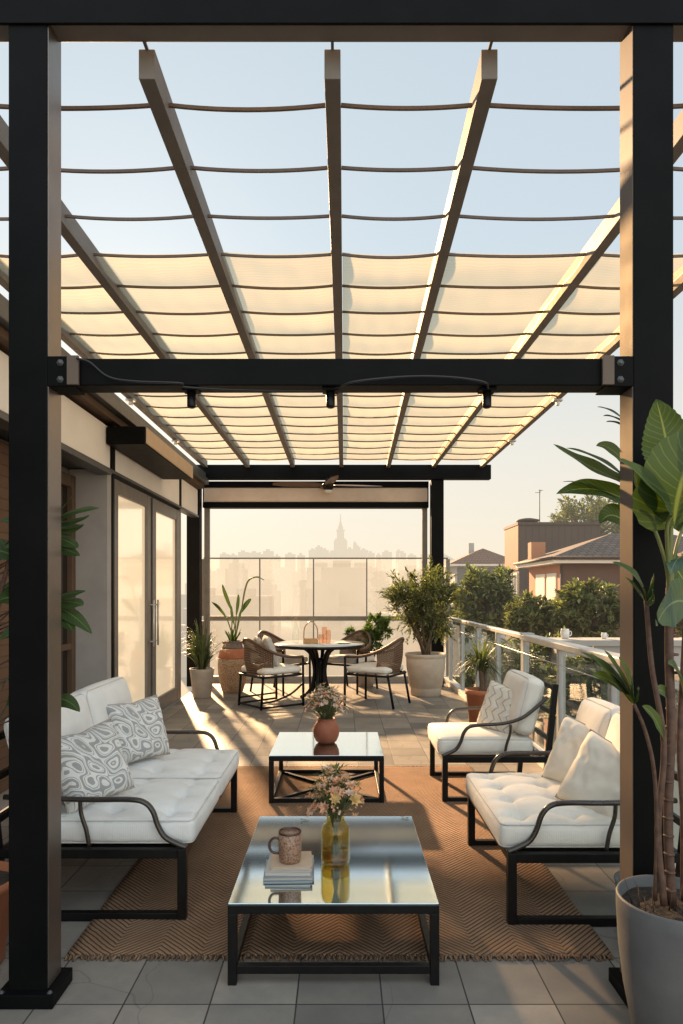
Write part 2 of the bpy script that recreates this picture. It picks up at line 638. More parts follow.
M['rafter'] = pbr('bronze_aluminium', (0.185, 0.17, 0.158), (0.22, 0.203, 0.188), 6, 0.58, metal=0.0, spec=0.10, bump=0.05, bscale=200, bdist=0.0006, rvar=0.06)
M['batten'] = pbr('brown_batten', (0.10, 0.066, 0.045), (0.13, 0.088, 0.062), 12, 0.5)
M['shade'] = m_shade()
M['white_cloth'] = m_fabric('ivory_cushion_cloth', (0.78, 0.75, 0.69), (0.70, 0.67, 0.61))
M['grey_cloth'] = m_fabric('pale_grey_cushion_cloth', (0.76, 0.765, 0.755), (0.68, 0.685, 0.675))
M['piping'] = pbr('cushion_piping', (0.52, 0.51, 0.49), (0.6, 0.59, 0.56), 40, 0.85)
M['pillow_piping'] = pbr('pillow_piping', (0.36, 0.32, 0.27), (0.42, 0.38, 0.33), 40, 0.85)
M['pillow_swirl'] = m_fabric('grey_medallion_cloth', (0.74, 0.74, 0.72), (0.66, 0.66, 0.64), pattern=('swirl', (0.30, 0.305, 0.315)))
M['pillow_plain'] = m_fabric('cream_linen', (0.74, 0.68, 0.58), (0.64, 0.58, 0.49))
M['pillow_stripe'] = m_fabric('ivory_stripe_linen', (0.72, 0.68, 0.60), (0.64, 0.60, 0.53), pattern=('stripe', (0.36, 0.33, 0.29)))
M['pillow_grey'] = m_fabric('grey_linen', (0.50, 0.48, 0.45), (0.42, 0.40, 0.37))
M['mirror'] = m_mirror()
M['white_top'] = pbr('pale_stone_top', (0.62, 0.63, 0.62), (0.52, 0.53, 0.53), 5, 0.12, coat=0.5, rvar=0.04)
M['weave'] = m_weave()
M['rattan'] = pbr('brown_rattan_cane', (0.07, 0.034, 0.018), (0.12, 0.06, 0.03), 30, 0.42)
M['terracotta'] = pbr('terracotta', (0.34, 0.115, 0.052), (0.42, 0.16, 0.080), 9, 0.75, bump=0.25, bscale=60)
M['clay_red'] = pbr('red_brown_clay', (0.26, 0.075, 0.036), (0.34, 0.115, 0.058), 14, 0.65, bump=0.35, bscale=35, bdist=0.006)
M['grey_pot'] = pbr('matte_grey_fibre_clay', (0.082, 0.085, 0.088), (0.115, 0.116, 0.118), 6, 0.62, bump=0.2, bscale=90)
M['beige_pot'] = pbr('beige_stoneware', (0.46, 0.37, 0.30), (0.55, 0.46, 0.38), 7, 0.75, bump=0.3, bscale=40)
M['taupe_pot'] = pbr('taupe_stoneware', (0.36, 0.32, 0.28), (0.44, 0.39, 0.35), 8, 0.75, bump=0.2, bscale=50)
M['urn'] = m_urn()
M['urn_neck'] = pbr('charcoal_clay', (0.12, 0.095, 0.08), (0.18, 0.15, 0.13), 20, 0.8)
M['soil'] = pbr('soil', (0.022, 0.015, 0.011), (0.065, 0.045, 0.03), 45, 0.95, bump=1.0, bscale=60, bdist=0.03)
M['trunk'] = pbr('red_brown_stem', (0.055, 0.028, 0.020), (0.12, 0.066, 0.044), 35, 0.7, bump=0.5, bscale=70, bdist=0.004)
M['greenstem'] = pbr('green_stem', (0.10, 0.125, 0.032), (0.17, 0.18, 0.06), 14, 0.5)
M['bark'] = pbr('grey_bark', (0.09, 0.065, 0.045), (0.16, 0.12, 0.085), 18, 0.9, bump=0.6, bscale=60)
M['bigleaf'] = m_leaf('broad_glossy_leaf', (0.022, 0.048, 0.013), (0.046, 0.080, 0.022), transl=0.22)
M['blueleaf'] = m_leaf('blue_green_leaf', (0.036, 0.078, 0.056), (0.062, 0.108, 0.078), rib=(0.25, 0.33, 0.24))
M['paddleleaf'] = m_leaf('paddle_leaf', (0.026, 0.052, 0.018), (0.050, 0.078, 0.026), rib=(0.2, 0.25, 0.09))
M['grassleaf'] = pbr('grassy_leaf', (0.050, 0.075, 0.026), (0.11, 0.125, 0.05), 6, 0.5, island=0.4, transl=0.3)
M['oliveleaf'] = pbr('olive_leaf', (0.085, 0.096, 0.044), (0.16, 0.17, 0.085), 5, 0.5, island=0.5, transl=0.35)
M['bushleaf'] = pbr('bush_leaf', (0.07, 0.125, 0.04), (0.13, 0.19, 0.06), 5, 0.5, island=0.5, transl=0.3)
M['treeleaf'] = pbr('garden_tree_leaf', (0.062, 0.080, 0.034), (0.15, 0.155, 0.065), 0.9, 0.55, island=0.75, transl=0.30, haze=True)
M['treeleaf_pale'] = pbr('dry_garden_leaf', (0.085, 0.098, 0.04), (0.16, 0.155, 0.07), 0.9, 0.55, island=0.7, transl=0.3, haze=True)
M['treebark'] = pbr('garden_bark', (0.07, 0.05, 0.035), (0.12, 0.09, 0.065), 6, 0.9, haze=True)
M['petal'] = pbr('peach_petal', (0.76, 0.36, 0.20), (0.80, 0.56, 0.38), 25, 0.7, island=0.35, transl=0.35, tcol=(1, 1, 1))
M['petal_cream'] = pbr('cream_petal', (0.80, 0.70, 0.58), (0.74, 0.54, 0.44), 30, 0.7, island=0.3, transl=0.35, tcol=(1, 1, 1))
M['petal_yellow'] = pbr('yellow_petal', (0.62, 0.40, 0.13), (0.7, 0.52, 0.25), 30, 0.7, island=0.3, transl=0.35, tcol=(1, 1, 1))
M['flowerstem'] = pbr('flower_stem', (0.09, 0.12, 0.04), (0.14, 0.17, 0.07), 20, 0.6, island=0.3, transl=0.2)
M['amber'] = glass('amber_vase_glass', (0.93, 0.85, 0.58), rough=0.02, ior=1.5)
M['clear'] = glass('clear_glass', (0.94, 0.96, 0.95))
M['pink_glass'] = glass('pink_glass', (0.97, 0.86, 0.79))
M['screen_glass'] = glass('milky_screen_glass', (0.95, 0.94, 0.90), milk=0.09, milkcol=(0.85, 0.80, 0.70))
M['rail_glass'] = glass('rail_glass', (0.80, 0.87, 0.84), milk=0.05, milkcol=(0.5, 0.6, 0.6))
M['grey_metal'] = pbr('grey_aluminium', (0.30, 0.32, 0.33), (0.36, 0.37, 0.38), 8, 0.4, metal=0.4)
M['light_metal'] = pbr('satin_aluminium', (0.50, 0.49, 0.46), (0.56, 0.55, 0.52), 8, 0.42, metal=0.3)
M['screen_frame'] = pbr('taupe_screen_frame', (0.16, 0.145, 0.125), (0.20, 0.18, 0.155), 8, 0.45)
M['door_frame'] = pbr('taupe_door_frame', (0.13, 0.117, 0.106), (0.165, 0.149, 0.136), 8, 0.42)
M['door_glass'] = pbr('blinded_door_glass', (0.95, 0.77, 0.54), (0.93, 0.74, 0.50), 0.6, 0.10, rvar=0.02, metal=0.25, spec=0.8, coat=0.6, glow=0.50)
M['fascia'] = pbr('off_white_render', (0.78, 0.74, 0.69), (0.84, 0.80, 0.75), 2.5, 0.8, bump=0.12, bscale=120)
M['grey_wall'] = pbr('grey_render', (0.30, 0.29, 0.285), (0.36, 0.35, 0.345), 3, 0.8, bump=0.12, bscale=120)
M['awning_face'] = pbr('cream_cassette_face', (0.52, 0.37, 0.24), (0.58, 0.43, 0.29), 5, 0.5)
M['timber'] = m_siding('cedar_slats', (0.13, 0.068, 0.036), (0.09, 0.046, 0.024), 0.09, False, 1)
M['dark_glass'] = pbr('dark_window_glass', (0.02, 0.018, 0.016), None, rough=0.06, rvar=0, spec=0.8)
M['interior'] = pbr('dim_interior', (0.11, 0.068, 0.042), (0.075, 0.046, 0.028), 3, 0.8)
M['eave'] = pbr('slate_grey_eave', (0.055, 0.060, 0.066), (0.075, 0.080, 0.086), 5, 0.4)
M['cassette'] = pbr('tan_cassette_cloth', (0.62, 0.50, 0.40), (0.68, 0.56, 0.45), 5, 0.75)
M['book_tan'] = pbr('tan_cover', (0.50, 0.36, 0.25), (0.56, 0.42, 0.30), 12, 0.6)
M['book_blue'] = pbr('grey_blue_cover', (0.22, 0.26, 0.30), (0.28, 0.31, 0.34), 12, 0.55)
M['book_dark'] = pbr('charcoal_cover', (0.035, 0.038, 0.042), (0.05, 0.05, 0.055), 12, 0.5)
M['book_pale'] = pbr('pale_grey_cover', (0.42, 0.42, 0.40), (0.50, 0.49, 0.47), 12, 0.5)
M['paper'] = m_siding('book_pages', (0.52, 0.50, 0.46), (0.60, 0.57, 0.52), 0.004, False, 1)
M['mug'] = m_mug()
M['mug_rim'] = pbr('dark_glaze', (0.05, 0.026, 0.018), (0.08, 0.04, 0.028), 30, 0.3)
M['coffee'] = pbr('milky_tea', (0.42, 0.29, 0.20), None, rough=0.15, rvar=0)
M['white_ceramic'] = pbr('white_ceramic', (0.70, 0.69, 0.66), (0.62, 0.61, 0.58), 6, 0.35)
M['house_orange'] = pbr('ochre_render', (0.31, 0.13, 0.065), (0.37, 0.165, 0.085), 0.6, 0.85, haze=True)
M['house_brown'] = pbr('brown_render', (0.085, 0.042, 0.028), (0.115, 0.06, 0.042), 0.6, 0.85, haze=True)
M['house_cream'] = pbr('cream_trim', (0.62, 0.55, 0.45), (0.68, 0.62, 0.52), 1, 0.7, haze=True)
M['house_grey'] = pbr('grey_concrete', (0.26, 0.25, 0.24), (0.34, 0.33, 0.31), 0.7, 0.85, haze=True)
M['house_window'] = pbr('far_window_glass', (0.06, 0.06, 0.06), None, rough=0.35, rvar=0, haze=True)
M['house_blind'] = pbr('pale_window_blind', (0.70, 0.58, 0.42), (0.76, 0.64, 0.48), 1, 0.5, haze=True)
M['clad_orange'] = m_siding('orange_board_cladding', (0.20, 0.082, 0.040), (0.165, 0.066, 0.032), 0.5)
M['clad_dark'] = m_siding('dark_metal_cladding', (0.040, 0.025, 0.019), (0.055, 0.035, 0.027), 0.42)
M['roof_tile'] = m_rooftile('brown_roof_tiles', (0.085, 0.058, 0.046), (0.15, 0.105, 0.082))
M['roof_red'] = m_rooftile('red_roof_tiles', (0.14, 0.065, 0.045), (0.19, 0.10, 0.068))
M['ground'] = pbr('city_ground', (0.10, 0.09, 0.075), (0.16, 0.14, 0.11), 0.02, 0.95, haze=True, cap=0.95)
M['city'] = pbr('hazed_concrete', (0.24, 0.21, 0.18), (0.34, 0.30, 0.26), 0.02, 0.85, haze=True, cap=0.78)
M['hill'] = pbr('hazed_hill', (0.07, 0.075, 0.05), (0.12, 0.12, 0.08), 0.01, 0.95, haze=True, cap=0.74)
M['brass'] = pbr('aged_brass', (0.35, 0.20, 0.09), (0.42, 0.26, 0.13), 20, 0.35, metal=0.8)
M['cable'] = pbr('black_cable', (0.012, 0.012, 0.012), None, rough=0.5, rvar=0)

# ------------------------------------------------------------------ setting
tag(MB().box(-2.42, 2.0, -3.2, 12.35, -0.25, 0.0).build('terrace_floor', M['tiles']), kind='structure')
g = MB()
g.grid(lambda u, v: (-9000 + 18000 * u, -200 + 12000 * v, -26.0), 40, 40)
tag(g.build('ground', M['ground']), kind='structure')


def ridge(name, y, x0, x1, base, amp, seed, mat):
    m = MB()
    def fn(u, v):
        x = x0 + (x1 - x0) * u
        h = amp * (0.35 + 0.9 * noise.fractal(Vector((u * 6 + seed, seed, 0)), 0.9, 2.1, 5))
        env = math.sin(PI * u) ** 0.5
        return (x, y + 500 * (v - 0.2), -26 + (base + max(0.0, h) * env) * math.sin(PI * min(1, 0.02 + v)))
    m.grid(fn, 90, 8)
    return tag(m.build(name, mat), kind='structure')


ridge('hills', 2600, -300, 2600, 30, 190, 4.3, M['hill'])

# ------------------------------------------------------------------ pergola
perg = thing('pergola', 'black steel pergola with bronze rafters over the whole terrace', 'pergola', (0, 2.65, 0))
PY = 2.65


def P(y):
    return y - PY


for x0, x1 in ((-1.293, -1.142), (1.134, 1.289)):
    po = MB().box(x0, x1, P(2.65), P(2.78), 0.0, 4.05).build('post', M['post'], perg, bevel=0.004)
    xi = x1 if x0 < 0 else x0
    MB().box(xi - 0.003, xi + 0.003, P(2.655), P(2.775), 0.06, 4.05).build('inner_channel', M['channel_dark' if x0 < 0 else 'channel'], po)  # added strip: reflected light on the post face put into its colour
    MB().box(x0 - 0.035, x1 + 0.035, P(2.615), P(2.815), 0.0, 0.055).build('base_plate', M['post'], po, bevel=0.004)
for x0, x1, lab in ((-2.62, -2.40, 0), (1.52, 1.73, 0)):
    MB().box(x0, x1, P(11.55), P(11.75), 0.0, 3.50).build('post', M['post'], perg, bevel=0.004)
MB().box(-3.2, 3.2, P(2.655), P(2.76), 3.82, 4.08).build('front_beam', M['rafter'], perg, bevel=0.004)
MB().box(-3.2, 3.2, P(2.64), P(2.654), 3.80, 4.08).build('beam_cover', M['post'], perg, bevel=0.002)
MB().box(-2.55, 2.52, P(11.5), P(11.66), 3.505, 3.745).build('back_beam', M['post'], perg, bevel=0.005)
cb = MB().box(-1.045, 1.035, P(2.66), P(2.765), 2.405, 2.51).build('cross_beam', M['post'], perg, bevel=0.004)
for xa, xb in ((-1.145, -1.04), (1.03, 1.136)):
    MB().box(xa, xb, P(2.652), P(2.775), 2.398, 2.517).build('bracket', M['post'], cb, bevel=0.004)
for xa in (-1.062, 1.010):
    MB().box(xa, xa + 0.045, P(2.638), P(2.6515), 2.402, 2.515).build('end_plate', M['channel'], cb, bevel=0.002)
def bolt(x, y, z, n, parent, r=0.009):
    ax = {'y': Matrix.Rotation(R(90), 3, 'X'), 'z': Matrix.Identity(3)}[n]
    b_ = MB().lathe([(r * 1.6, 0.0), (r * 1.6, 0.002), (r, 0.0022), (r, 0.008), (0.0, 0.0085)], 6)
    b_.v = [tuple(ax @ Vector(v_) + Vector((x, P(y), z))) for v_ in b_.v]
    b_.build('bolt', M['eave'], parent)


for xs in ((-1.092, -1.092), (1.083, 1.083)):
    for z in (2.425, 2.49):
        bolt(xs[0], 2.652, z, 'y', cb)
for xc in (-1.2175, 1.2115):
    for dx in (-0.093, 0.093):
        bolt(xc + dx, 2.632, 0.055, 'z', perg, 0.007)
RX = [(-2.30, -2.29), (-1.62, -1.58), (-0.796, -0.82), (-0.037, -0.002), (0.605, 0.79), (1.60, 1.55), (2.34, 2.36)]
YF, YB = 2.79, 11.505
RW = 0.066


def rx(i, y):
    a, b = RX[i]
    return a + (b - a) * (y - YF) / (YB - YF)


for i, (a, b) in enumerate(RX):
    MB().bar((a, P(YF), 3.757), (b, P(YB), 3.757), RW, 0.122).build('rafter', M['rafter'], perg, bevel=0.003)
    MB().bar((a, P(2.752), 3.8215), (a, P(2.80), 3.8215), 0.012, 0.010).build('hanger', M['rafter'], perg)
# small clamps on the outer rafters
for i in (0, 6):
    for y in (3.3, 5.4, 7.4, 9.4):
        x = rx(i, y)
        MB().box(x - 0.05, x + 0.05, P(y), P(y + 0.07), 3.675, 3.70).box(x - 0.018, x + 0.018, P(y + .01), P(y + 0.055), 3.63, 3.675).build('clamp', M['light_metal'], perg, bevel=0.004)

# ------------------------------------------------------------------ shade canopy
can = thing('shade_canopy', 'cream sheer shade cloth on brown battens slung between the pergola rafters', 'shade canopy', (0, 2.65, 3.76))
RIBS = [3.02 + 0.445 * i for i in range(19)]
ZR = 3.752
FAB0 = 3   # cloth is pushed back behind the fourth batten


def sag(i, u, y):
    return 0.016 * (1 - (2 * u - 1) ** 2) * (1 + 0.25 * math.sin(i * 2.1 + y * 3.3))


for i in range(6):
    m = MB()
    y0, y1 = RIBS[FAB0] - 0.01, RIBS[-1] + 0.08
    def fn(u, v, i=i):
        y = y0 + (y1 - y0) * v
        xa, xb = rx(i, y) + RW / 2 + 0.004, rx(i + 1, y) - RW / 2 - 0.004
        x = xa + (xb - xa) * u
        f = ((y - RIBS[FAB0]) / 0.445) % 1.0
        k = int((y - RIBS[FAB0]) / 0.445)
        dr = 0.022 * (1 + 0.75 * math.sin(k * 1.7 + i * 2.3)) * (4 * f * (1 - f)) + 0.016 * noise.noise(Vector((x * 2.3, y * 3.1, i))) * (4 * f * (1 - f))
        wr = 0.004 * math.sin(u * 23 + k * 2 + i) * (4 * f * (1 - f))
        return (x, P(y), (ZR - sag(i, u, y) - dr + wr + 0.012) - 3.76)
    m.grid(fn, 14, 15 * 9)
    m.build('cloth_panel', M['shade'], can)
for y in RIBS:
    m = MB()
    for i in range(6):
        xa, xb = rx(i, y) + RW / 2 + 0.001, rx(i + 1, y) - RW / 2 - 0.001
        pts = [(xa + (xb - xa) * k / 10, P(y), ZR - sag(i, k / 10, y) - 3.76) for k in range(11)]
        m.sweep(pts, [(-0.006, -0.0075), (0.006, -0.0075), (0.006, 0.0075), (-0.006, 0.0075)], smooth=False)
    m.build('batten', M['batten'], can)

# ------------------------------------------------------------------ spot lamps and cable on the cross beam
for px, lab in ((191, 'black spotlight under the left end of the cross beam'), (330.5, 'black spotlight under the middle of the cross beam'),
                (487.5, 'black spotlight under the right end of the cross beam')):
    c = at(px, 395, 2.70)
    s = thing('spotlight', lab, 'spotlight', (c.x, 2.71, 2.405), 0, 'spotlights under the cross beam')
    MB().box(-0.032, 0.032, -0.03, 0.03, -0.012, 0.0).build('mount', M['post'], s, bevel=0.002)
    MB().lathe([(0.0, -0.075), (0.012, -0.075), (0.014, -0.072), (0.0165, -0.072), (0.0175, -0.068), (0.0175, -0.012)], 20).build('lamp_body', M['black_steel'], s)
m = MB()
m.tube(smoothpath([(-1.02, 2.63, 2.50), (-0.97, 2.632, 2.485), (-0.90, 2.632, 2.43), (-0.80, 2.632, 2.412), (-0.62, 2.63, 2.404), (-0.60, 2.66, 2.397), (-0.3, 2.68, 2.390), (-0.05, 2.69, 2.398), (0.05, 2.63, 2.41), (0.25, 2.632, 2.43), (0.42, 2.632, 2.428), (0.55, 2.635, 2.41), (0.575, 2.68, 2.397)], 6), 0.0045, 6)
tag(m.build('lamp_cable', M['cable']), 'thin black cable drooping along the cross beam between the spotlights', 'cable')

# ------------------------------------------------------------------ house on the left
FX = -2.4
house = thing('house', 'house with white fascia and glazed doors along the left of the terrace', 'house', (FX, 6, 0))


def H(m, name, mat, bevel=0.004, parent=None):
    m.v = [(x - FX, y - 6, z) for x, y, z in m.v]
    return m.build(name, mat, parent or house, bevel=bevel)


# recessed bay in front of the doors, then the door wall
H(MB().box(-8.0, -2.80, -3.2, 7.05, -0.2, 2.86).box(-8.0, -2.47, 7.05, 10.2, -0.2, 2.86), 'wall', M['grey_wall'])
H(MB().box(-2.80, FX, 7.0, 7.12, 0.0, 2.86), 'pier', M['grey_wall'])
H(MB().box(-2.46, FX + 0.012, 7.124, 7.19, 0.0, 2.86), 'pier', M['post'])
H(MB().box(-2.47, FX, 10.14, 10.22, 0.0, 2.86), 'pier', M['door_frame'])
for ya, yb in ((-3.2, 7.03), (7.17, 10.02), (10.14, 11.3)):
    H(MB().box(-2.46, FX + 0.02, ya, yb, 2.87, 3.29), 'fascia_panel', M['fascia'], 0.008)
for ya, yb in ((7.04, 7.16), (10.03, 10.13)):
    H(MB().box(-2.46, FX + 0.03, ya, yb, 2.865, 3.33), 'fascia_clip', M['post'])
H(MB().box(-2.5, FX + 0.035, -3.2, 11.32, 2.835, 2.866).box(-2.5, FX + 0.05, -3.2, 7.0, 2.80, 2.832), 'fascia_track', M['eave'])
H(MB().box(-2.5, FX + 0.10, -3.2, 11.45, 3.33, 3.40), 'soffit', M['interior'])
H(MB().box(-2.5, FX + 0.17, -3.2, 11.48, 3.403, 3.50).box(-2.5, FX + 0.12, -3.2, 11.48, 3.505, 3.60), 'eave_beam', M['eave'], 0.006)
H(MB().box(-8.0, -2.505, -3.2, 10.3, 2.87, 3.45), 'roof', M['eave'])
# the recessed window
w = H(MB().box(-2.80, -2.72, 6.28, 6.36, 0.0, 2.78).box(-2.80, -2.72, 6.90, 6.99, 0.0, 2.78).box(-2.80, -2.725, 6.362, 6.898, 2.66, 2.78).box(-2.80, -2.725, 6.362, 6.898, 0.0, 0.1)
      .box(-2.80, -2.728, 6.362, 6.898, 1.02, 1.08), 'window', M['interior'], 0.005)
H(MB().box(-2.795, -2.77, 6.362, 6.898, 0.1, 2.66), 'pane', M['dark_glass'], 0, w)
H(MB().box(-2.80, -2.70, 3.0, 6.26, 0.0, 2.80), 'timber_shutter', M['timber'])
# glazed doors
for n, (ya, yb) in enumerate(((7.20, 8.60), (8.70, 10.13))):
    d = H(MB().box(-2.46, FX, ya, ya + 0.15, 0.02, 2.80).box(-2.46, FX, yb - 0.15, yb, 0.02, 2.80)
          .box(-2.46, FX - 0.003, ya + 0.152, yb - 0.152, 2.65, 2.80).box(-2.46, FX - 0.003, ya + 0.152, yb - 0.152, 0.02, 0.21), 'door', M['door_frame'], 0.006)
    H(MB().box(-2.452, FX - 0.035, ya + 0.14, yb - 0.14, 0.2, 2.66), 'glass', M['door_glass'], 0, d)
    yh = yb - 0.05 if n == 0 else ya + 0.05
    h = MB().tube([(FX + 0.05, yh, 0.92), (FX + 0.05, yh, 1.5)], 0.012, 10)
    for z in (0.98, 1.44):
        h.tube([(FX - 0.01, yh, z), (FX + 0.05, yh, z)], 0.009, 8)
    H(h, 'handle', M['light_metal'], 0, d)
H(MB().box(-2.46, FX - 0.02, 8.61, 8.69, 0.0, 2.8), 'mullion', M['post'], 0.003)
H(MB().box(-2.44, FX + 0.02, 7.19, 10.14, -0.002, 0.018), 'threshold', M['grey_metal'], 0.003)

aw = thing('awning', 'folded awning cassette with cream front above the glazed doors', 'awning', (FX, 8, 3.0))
MB().box(0.032, 0.42, -1.12, 1.05, 0.09, 0.27).build('cassette', M['post'], aw, bevel=0.008)
MB().box(0.422, 0.436, -1.10, 1.04, 0.10, 0.262).build('front_face', M['awning_face'], aw, bevel=0.005)
for y in (-1.0, 0.0, 0.95):
    MB().box(0.025, 0.09, y - 0.05, y + 0.05, 0.10, 0.30).build('wall_bracket', M['post'], aw, bevel=0.003)

# ------------------------------------------------------------------ roller blind and fan at the back
rb = thing('roller_blind', 'tan roller blind cassette with dark frame under the back beam', 'roller blind', (-0.45, 12.0, 3.0))
W2 = 1.95
MB().box(-W2, W2, -0.09, 0.09, 0.17, 0.42).build('cassette', M['cassette'], rb, bevel=0.01)
MB().box(-W2 - 0.02, W2 + 0.02, -0.10, 0.10, 0.422, 0.53).build('top_rail', M['post'], rb, bevel=0.006)
MB().box(-W2 - 0.02, W2 + 0.02, -0.11, 0.10, 0.07, 0.168).build('bottom_bar', M['post'], rb, bevel=0.008)
for s in (-1, 1):
    MB().box(s * (W2 + 0.012) - 0.01, s * (W2 + 0.012) + 0.01, -0.08, 0.08, 0.17, 0.42).build('end_cap', M['post'], rb, bevel=0.003)
    MB().box(s * (W2 - 0.04) - 0.045, s * (W2 - 0.04) + 0.045, -0.04, 0.04, -3.0, 0.068).build('guide_post', M['screen_frame'], rb, bevel=0.004)

fan = thing('ceiling_fan', 'dark four blade ceiling fan hanging beneath the back beam', 'ceiling fan', (-0.225, 11.44, 3.50))
MB().lathe([(0.0, -0.20), (0.05, -0.195), (0.085, -0.17), (0.10, -0.12), (0.085, -0.08), (0.05, -0.06), (0.045, 0.0)], 24).build('motor', M['black_steel'], fan)
MB().lathe([(0.0, -0.245), (0.04, -0.24), (0.065, -0.22), (0.07, -0.197)], 20).build('lamp_cover', M['white_ceramic'], fan)
for k in range(4):
    a = R(8 + 90 * k)
    ca, sa = math.cos(a), math.sin(a)
    m = MB()
    def bl(u, v, ca=ca, sa=sa):
        r = 0.10 + 0.82 * v
        w = (0.045 + 0.05 * math.sin(PI * min(1, v * 1.05)) ** 0.6) * (1 if v < 0.96 else 0.8)
        t = (u - 0.5) * 2 * w
        return (ca * r - sa * t, sa * r + ca * t, -0.115 + t * 0.28)
    m.grid(bl, 4, 14)
    b = m.build('blade', M['rattan'], fan)
    b.modifiers.new('thick', 'SOLIDIFY').thickness = 0.008

# ------------------------------------------------------------------ glass windscreen at the back
ws = thing('glass_windscreen', 'tall glass windscreen with taupe rails closing the back of the terrace', 'windscreen', (0, 12.2, 0))
XA, XB = -2.46, 1.90
cols = [XA, -1.46, -0.50, 0.45, 1.45, XB]
MB().box(XA, XB, -0.035, 0.035, 1.09, 1.17).build('hand_rail', M['screen_frame'], ws, bevel=0.006)
MB().box(XA, XB, -0.014, 0.014, 2.19, 2.215).build('top_rail', M['screen_frame'], ws, bevel=0.002)
MB().box(XA, XB, -0.04, 0.04, 0.02, 0.10).build('bottom_rail', M['grey_metal'], ws, bevel=0.004)
for i, x in enumerate(cols):
    w = 0.035 if i in (0, 5) else 0.010
    MB().box(x - w, x + w, -0.02, 0.02, 0.10, 1.088).box(x - w, x + w, -0.02, 0.02, 1.172, 2.188).build('upright', M['screen_frame'], ws, bevel=0.002)
for a, b in zip(cols, cols[1:]):
    for z0, z1 in ((0.10, 1.09), (1.17, 2.19)):
        MB().add([(a + 0.012, 0, z0), (b - 0.012, 0, z0), (b - 0.012, 0, z1), (a + 0.012, 0, z1)], [(0, 1, 2, 3)]).build('pane', M['screen_glass'], ws)
MB().box(-2.42, 2.0, -0.1, 0.16, -0.02, 0.02).build('kerb', M['grey_wall'], ws, bevel=0.004)

# ------------------------------------------------------------------ balustrade on the right
BX = 1.88
ra = thing('glass_balustrade', 'aluminium glass balustrade with flat hand rail along the right side', 'balustrade', (BX, 7, 0))
ys = [1.2, 2.35, 3.5, 4.72, 5.85, 7.0, 8.2, 9.4, 10.6, 11.75]
MB().box(-0.03, 0.05, 0.02, 5.0, 1.115, 1.165).build('hand_rail', M['light_metal'], ra, bevel=0.008)
MB().box(-0.055, 0.075, -6.2, 0.0, 1.11, 1.17).build('hand_rail', M['light_metal'], ra, bevel=0.010)
MB().box(-0.06, 0.08, -0.07, 0.05, 1.171, 1.181).build('rail_joint', M['grey_metal'], ra, bevel=0.003)
MB().box(-0.06, 0.06, -6.2, 5.2, 0.0, 0.09).build('kerb', M['light_metal'], ra, bevel=0.004)
for i, y in enumerate(ys):
    w = 0.055 if i == 5 else 0.032
    MB().box(-0.03, 0.03, y - 7 - w, y - 7 + w, 0.09, 1.112).build('post', M['grey_metal'], ra, bevel=0.004)
for a, b in zip(ys, ys[1:]):
    MB().add([(0, a - 6.94, 0.12), (0, b - 7.06, 0.12), (0, b - 7.06, 1.06), (0, a - 6.94, 1.06)], [(0, 1, 2, 3)]).build('pane', M['rail_glass'], ra)
for z in (0.98,):
    MB().tube([(-0.034, -5.8, z), (-0.034, 4.75, z)], 0.004, 6).build('wire', M['light_metal'], ra)

# ------------------------------------------------------------------ rug
rug = thing('jute_rug', 'brown herringbone jute rug with fringed ends under the seating', 'rug', (-0.012, 4.6, 0))
m = MB()
RL, RWD = 1.615, 1.195
def rf(u, v):
    x, y = (u * 2 - 1) * RWD, (v * 2 - 1) * RL
    e = 0.006 * noise.noise(Vector((y * 3, 1.3, 0))) * (1 if abs(u - .5) > .45 else 0)
    return (x + e, y, 0.0135 + 0.004 * noise.noise(Vector((x * 2.1, y * 2.6, 0))))
m.grid(rf, 60, 80)
o = m.build('pile', M['rug'], rug)
sd = o.modifiers.new('thick', 'SOLIDIFY')
sd.thickness = 0.009
sd.offset = -1
m = MB()
for s in (-1, 1):
    x = -RWD + 0.008
    while x < RWD - 0.005:
        L = random.uniform(0.024, 0.038)
        dx = random.uniform(-0.012, 0.012)
        y0 = s * (RL - 0.004)
        m.tube([(x, y0, 0.011), (x + dx * .4, y0 + s * L * .5, 0.012), (x + dx, y0 + s * L, 0.004)], [0.0052, 0.0045, 0.003], 5)
        m.tube([(x + 0.004, y0, 0.010), (x + 0.006 + dx, y0 + s * L * .5, 0.008), (x + dx * 2, y0 + s * L * .92, 0.003)], [0.004, 0.0035, 0.002], 4)
        x += random.uniform(0.013, 0.018)
m.build('fringe', M['jute'], rug)


